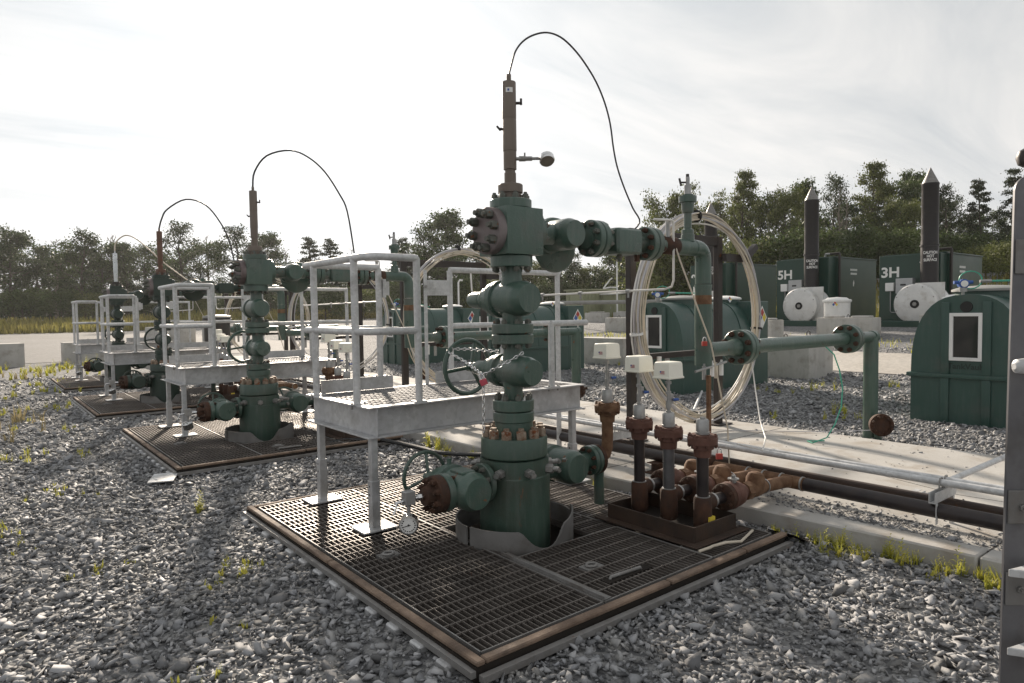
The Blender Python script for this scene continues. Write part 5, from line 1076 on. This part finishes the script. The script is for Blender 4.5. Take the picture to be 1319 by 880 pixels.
# ------------------------------------------------------------------ trees
def tree_mesh(seed, H, Rc, kind, nleaf, ls):
    rg = np.random.default_rng(seed); mb = MB(); tips = []
    top = H*(.95 if kind != 'round' else .86); path = []; x = y = 0
    for i in range(9):
        t = i/8; path.append((x, y, t*top)); x += rg.normal(0, .02*H*.5); y += rg.normal(0, .02*H*.5)
    r0 = H*.018; mb.tube(path, [r0*(1-.9*i/8)+.02 for i in range(9)], 7)
    nb = {'round': 20, 'tall': 24, 'pine': 30, 'bare': 22, 'bush': 16}[kind]; z0 = {'round': .22, 'tall': .2, 'pine': .22, 'bare': .25, 'bush': .06}[kind]
    for i in range(nb):
        t = z0+(1-z0)*((i+rg.uniform(0, .9))/nb)**.9; t = min(t, .98); zz = t*top; j = min(7, int(t*8)); p0 = np.array(path[j])*(1-(t*8-j))+np.array(path[j+1])*(t*8-j); a = i*2.399+rg.normal(0, .4)
        s = (t-z0)/(1-z0)
        L = Rc*{'round': math.sqrt(max(.08, 1-(1.5*s-.55)**2)), 'tall': max(.25, .95*math.sin(math.pi*min(1, .22+.75*s))), 'pine': (1-s)**.7*.9+.12, 'bare': .6*(1-.6*s), 'bush': math.sqrt(max(.1, 1-s*s))}[kind]*rg.uniform(.65, 1.12)
        rise = {'round': .45, 'tall': .65, 'pine': .10, 'bare': 1.1, 'bush': .5}[kind]*rg.uniform(.6, 1.3)
        d = np.array([math.cos(a), math.sin(a), rise]); d /= np.linalg.norm(d); mid = p0+d*L*.55+np.array([0, 0, -.02*L]); end = p0+d*L+np.array([0, 0, .06*L]); mb.tube([p0, mid, end], [r0*.42*(1-.6*s)+.012, r0*.24*(1-.6*s)+.010, .012], 5)
        tips.append((end, L)); tips.append((p0+d*L*.75, L))
        for q in range(3 if kind != 'bare' else 5):
            u = rg.uniform(.35, .95); b = p0+(end-p0)*u; dd = d+rg.normal(0, .55, 3); dd[2] += .15 if kind != 'pine' else 0; dd /= np.linalg.norm(dd); e = b+dd*L*rg.uniform(.25, .5); mb.tube([b, (b+e)/2+rg.normal(0, .03*L, 3), e], [.022*H/11, .014*H/11, .008], 4); tips.append((e, L))
    me = mb.mesh('trunk'); me.materials.append(MATS['bark' if kind != 'bare' else 'bark_pale'])
    if kind == 'bare': return me, None
    T = np.array([t for t, l in tips]); TL = np.array([l for t, l in tips]); w = rg.uniform(.1, 1.0, len(T))**1.5; w /= w.sum(); idx = rg.choice(len(T), nleaf, p=w)
    sig = {'round': .115, 'tall': .13, 'pine': .12, 'bush': .22}[kind]*Rc; c = T[idx]+rg.normal(0, 1, (nleaf, 3))*sig*np.array([1, 1, .55 if kind != 'pine' else .32])
    n1 = rg.normal(size=(nleaf, 3)); n1 /= np.linalg.norm(n1, axis=1)[:, None]; n2 = np.cross(n1, rg.normal(size=(nleaf, 3))); n2 /= np.linalg.norm(n2, axis=1)[:, None]; s = ls*rg.uniform(.55, 1.25, (nleaf, 1))
    V = np.stack([c-n1*s*.5, c+n2*s*.32, c+n1*s*.6, c-n2*s*.30], 1).reshape(-1, 3)
    return me, (V, np.arange(4*nleaf).reshape(-1, 4))
TREES = {}
for nm, seed, H, Rc, kind, nl, ls, lm in (('a', 1, 12, 4.6, 'round', 8840, 0.30, 'leaf_dark'), ('b', 2, 13, 3.9, 'tall', 7820, 0.30, 'leaf_mid'), ('c', 3, 11, 4.8, 'round', 8160, 0.30, 'leaf_mid'), ('d', 4, 15, 3.6, 'tall', 7310, 0.30, 'leaf_olive'),
                                          ('p', 5, 16, 3.4, 'pine', 6120, 0.31, 'leaf_pine'), ('q', 8, 14, 3.0, 'pine', 4420, 0.31, 'leaf_pine'), ('n', 6, 11, 2.6, 'bare', 0, 0, None), ('s', 7, 4.5, 3.0, 'bush', 5440, 0.24, 'leaf_mid'), ('u', 9, 4.0, 3.2, 'bush', 5440, 0.24, 'leaf_olive'), ('e', 12, 13, 5.4, 'round', 9520, 0.31, 'leaf_olive'), ('t', 14, 14, 3.8, 'tall', 4080, 0.28, 'leaf_dark')):
    tm, cr_ = tree_mesh(seed, H, Rc, kind, nl, ls); cm = np_mesh('crown', cr_[0], cr_[1], lm) if cr_ else None; TREES[nm] = (tm, cm, H)
KIND = {'a': 'dark leafy tree', 'b': 'upright green tree', 'c': 'broad green tree', 'd': 'tall yellow-green tree', 'p': 'tall dark pine', 'q': 'thin open-branched pine', 'n': 'bare leafless tree', 's': 'low green bush', 'u': 'low yellow-green bush', 'e': 'broad yellow-green tree', 't': 'thin-crowned tree'}
def plant(nm, pxx, D, ht, where, group, seed, zoff=0):
    dirv = Vector(FW)+Vector(RT)*((pxx-659.5)/CAM_F); dirv.z = 0; p = dirv*D; x, y = p.x, p.y; z = tz(x, y)-.15+zoff
    tm, cm, H = TREES[nm]; s = ht/H; rr = random.Random(seed)
    t = thing('bush' if nm in 'su' else ('pine_tree' if nm in 'pq' else 'tree'), KIND[nm]+' '+where(pxx), 'bush' if nm in 'su' else 'tree', (x, y, z), group)
    a = link('trunk', tm, t); xy = .70 if (group == G3 and nm not in 'su') else 1.0; t.scale = (s*xy*rr.uniform(.9, 1.15),)*2+(s,); t.rotation_euler = (0, 0, rr.uniform(0, 6.28))
    if cm: link('crown', cm, t)
def pick(*L): return lambda p: next(t for m, t in L if p < m)
W1_ = pick((60, 'at the corner of the wood beyond the grey yard'), (170, 'in the wood behind the silvery-topped wellhead'), (270, 'in the wood behind the rust-red topped wellhead'), (9999, 'in the wood behind the wellhead next to the padlocked one'))
W2_ = pick((500, 'in the wood beyond the first platform guard rails'), (620, 'in the wood behind the end tank'), (745, 'in the wood behind the flat-roofed olive shed'), (9999, 'in the wood behind the white-roofed olive shed'))
W3_ = pick((985, 'in the wood behind unit 9H'), (1060, 'in the wood behind unit 5H'), (1135, 'in the wood behind the stack of unit 5H'), (1215, 'in the wood behind unit 3H'), (9999, 'in the wood on the bank past unit 3H'))
G1, G2, G3 = 'trees beyond the yard', 'trees behind the sheds', 'trees behind the production units'
sd_ = 100
# (kind, image column, distance, top row) -> height from the top row
def row(L, where, group):
    global sd_
    for nm, pxx, D, ty in L:
        hz = 411-(411-392)*pxx/1319.; sd_ += 1
        dirv = Vector(FW)+Vector(RT)*((pxx-659.5)/CAM_F); dirv.z = 0; p = dirv*D; zt_ = CAM_H+(hz-ty)*D/CAM_F; plant(nm, pxx, D, max(1.5, (zt_-tz(p.x, p.y)+.15)*(1.0 if nm in 'sun' else 1.06)), where, group, sd_)
row([('a', -20, 104, 322), ('a', 18, 98, 300), ('c', 50, 106, 322), ('n', 72, 108, 305), ('b', 92, 112, 330), ('t', 112, 100, 304), ('c', 135, 104, 318), ('n', 143, 112, 300), ('t', 165, 106, 318), ('c', 188, 112, 322), ('n', 158, 118, 300), ('t', 240, 98, 293), ('c', 262, 108, 318), ('n', 275, 112, 300), ('t', 305, 100, 298), ('n', 318, 110, 312), ('b', 345, 112, 306), ('n', 376, 112, 318), ('s', 30, 94, 378), ('s', 80, 95, 380), ('u', 120, 96, 385), ('s', 165, 96, 380), ('s', 210, 98, 378), ('u', 255, 97, 384), ('s', 300, 98, 380), ('s', 350, 97, 382), ('a', 66, 118, 335), ('a', 150, 122, 335), ('a', 215, 120, 332), ('c', 330, 122, 335), ('n', 390, 105, 330)], W1_, G1)
row([('q', 398, 100, 308), ('q', 424, 100, 310), ('n', 412, 110, 322), ('s', 400, 92, 372), ('c', 440, 108, 352), ('a', 470, 100, 345), ('n', 455, 112, 318), ('q', 520, 90, 308), ('t', 545, 88, 300), ('b', 572, 84, 280), ('c', 540, 98, 330), ('c', 600, 90, 325), ('n', 595, 100, 310), ('a', 500, 104, 350), ('n', 640, 96, 315), ('c', 650, 88, 335), ('e', 690, 86, 340), ('a', 725, 82, 330), ('e', 760, 84, 345), ('a', 800, 78, 325), ('c', 830, 80, 318), ('s', 420, 86, 375), ('u', 470, 84, 380), ('s', 520, 84, 370), ('s', 590, 78, 365), ('u', 640, 76, 368), ('s', 690, 78, 372), ('s', 735, 80, 372), ('s', 770, 80, 374), ('s', 815, 76, 366), ('a', 610, 98, 345), ('a', 560, 102, 345)], W2_, G2)
row([('e', 868, 70, 252), ('b', 880, 78, 275), ('d', 955, 66, 229), ('e', 930, 74, 262), ('a', 990, 70, 262), ('e', 1010, 62, 250), ('b', 1030, 72, 243), ('n', 1075, 62, 240), ('n', 1092, 64, 250), ('t', 1075, 72, 236), ('d', 1118, 66, 219), ('a', 1100, 74, 262), ('c', 1150, 66, 243), ('b', 1178, 70, 230), ('e', 1160, 60, 262), ('t', 1215, 68, 246), ('a', 1205, 74, 260), ('q', 1257, 66, 235), ('p', 1302, 62, 221), ('a', 1235, 70, 282), ('c', 1275, 72, 278), ('a', 1320, 70, 272), ('s', 900, 58, 318), ('u', 960, 54, 325), ('s', 1010, 54, 312), ('s', 1060, 54, 310), ('s', 1105, 56, 305), ('s', 1150, 54, 308), ('s', 1200, 54, 305), ('s', 1240, 56, 310), ('u', 1268, 50, 325), ('u', 1300, 46, 322), ('s', 1330, 52, 300), ('a', 1060, 80, 280), ('a', 1140, 80, 275), ('a', 910, 84, 290), ('e', 860, 62, 305), ('u', 850, 60, 330)], W3_, G3)
# the body of the wood behind the single trees
def wood(name, pts, hts, n, ls, m, label, seed):
    rg = np.random.default_rng(seed); i = rg.integers(0, len(pts)-1, n); u = rg.uniform(0, 1, n); p = np.array(pts); h = np.array(hts)
    base = p[i]*(1-u[:, None])+p[i+1]*u[:, None]; hh = h[i]*(1-u)+h[i+1]*u; hh = hh*(1+.16*np.sin(base[:, 0]*.9+base[:, 1]*.7)+.10*np.sin(base[:, 0]*2.1-base[:, 1]*1.7)); z0 = np.array([tz(a, b) for a, b in base])
    c = np.stack([base[:, 0]+rg.normal(0, 3, n), base[:, 1]+rg.normal(0, 3, n), z0+hh*rg.uniform(0, 1, n)**.75], -1)
    n1 = rg.normal(size=(n, 3)); n1 /= np.linalg.norm(n1, axis=1)[:, None]; n2 = np.cross(n1, rg.normal(size=(n, 3))); n2 /= np.linalg.norm(n2, axis=1)[:, None]; s = ls*rg.uniform(.6, 1.3, (n, 1))
    V = np.stack([c-n1*s*.5, c+n2*s*.32, c+n1*s*.6, c-n2*s*.3], 1).reshape(-1, 3); o = link(name, np_mesh(name, V, np.arange(4*n).reshape(-1, 4), m)); tag(o, label, 'wood', kind='stuff')
def col_at(pxx, D): d = Vector(FW)+Vector(RT)*((pxx-659.5)/CAM_F); return (d.x*D, d.y*D)
wood('woodland', [col_at(x, D) for x, D in ((-150, 125), (0, 122), (120, 122), (250, 122), (380, 124))], [6.0, 5.2, 4.8, 4.4, 4.2], 30000, .50, 'leaf_dark', 'dark mass of the wood beyond the grey yard', 21)
wood('woodland', [col_at(x, D) for x, D in ((380, 118), (500, 108), (620, 100), (740, 94), (850, 88))], [4.2, 4.6, 5, 5.5, 6.5], 30000, .48, 'leaf_mid', 'hazy green mass of the wood behind the sheds', 22)
wood('woodland', [col_at(x, D) for x, D in ((840, 88), (930, 84), (1050, 82), (1180, 80), (1330, 78), (1450, 80))], [4.5, 4.2, 4.6, 4.8, 4, 4], 30000, .46, 'leaf_dark', 'dark mass of the wood behind the production units', 23)
# ------------------------------------------------------------------ thin summer haze over the whole place
hz_ = MB().box(-905, 905, -305, 905, -1.2, 26).mesh('haze', smooth=False); hm = bpy.data.materials.new('haze'); hm.use_nodes = True; hn = hm.node_tree; hn.nodes.clear()
ho = hn.nodes.new('ShaderNodeOutputMaterial'); pv = hn.nodes.new('ShaderNodeVolumePrincipled'); pv.inputs['Density'].default_value = 0.0002; pv.inputs['Color'].default_value = (.93, .94, .95, 1); pv.inputs['Anisotropy'].default_value = 0.45
hn.links.new(pv.outputs[0], ho.inputs['Volume']); hz_.materials.append(hm); o = link('haze', hz_); tag(o, 'thin pale summer haze hanging over the site', 'haze', kind='stuff')
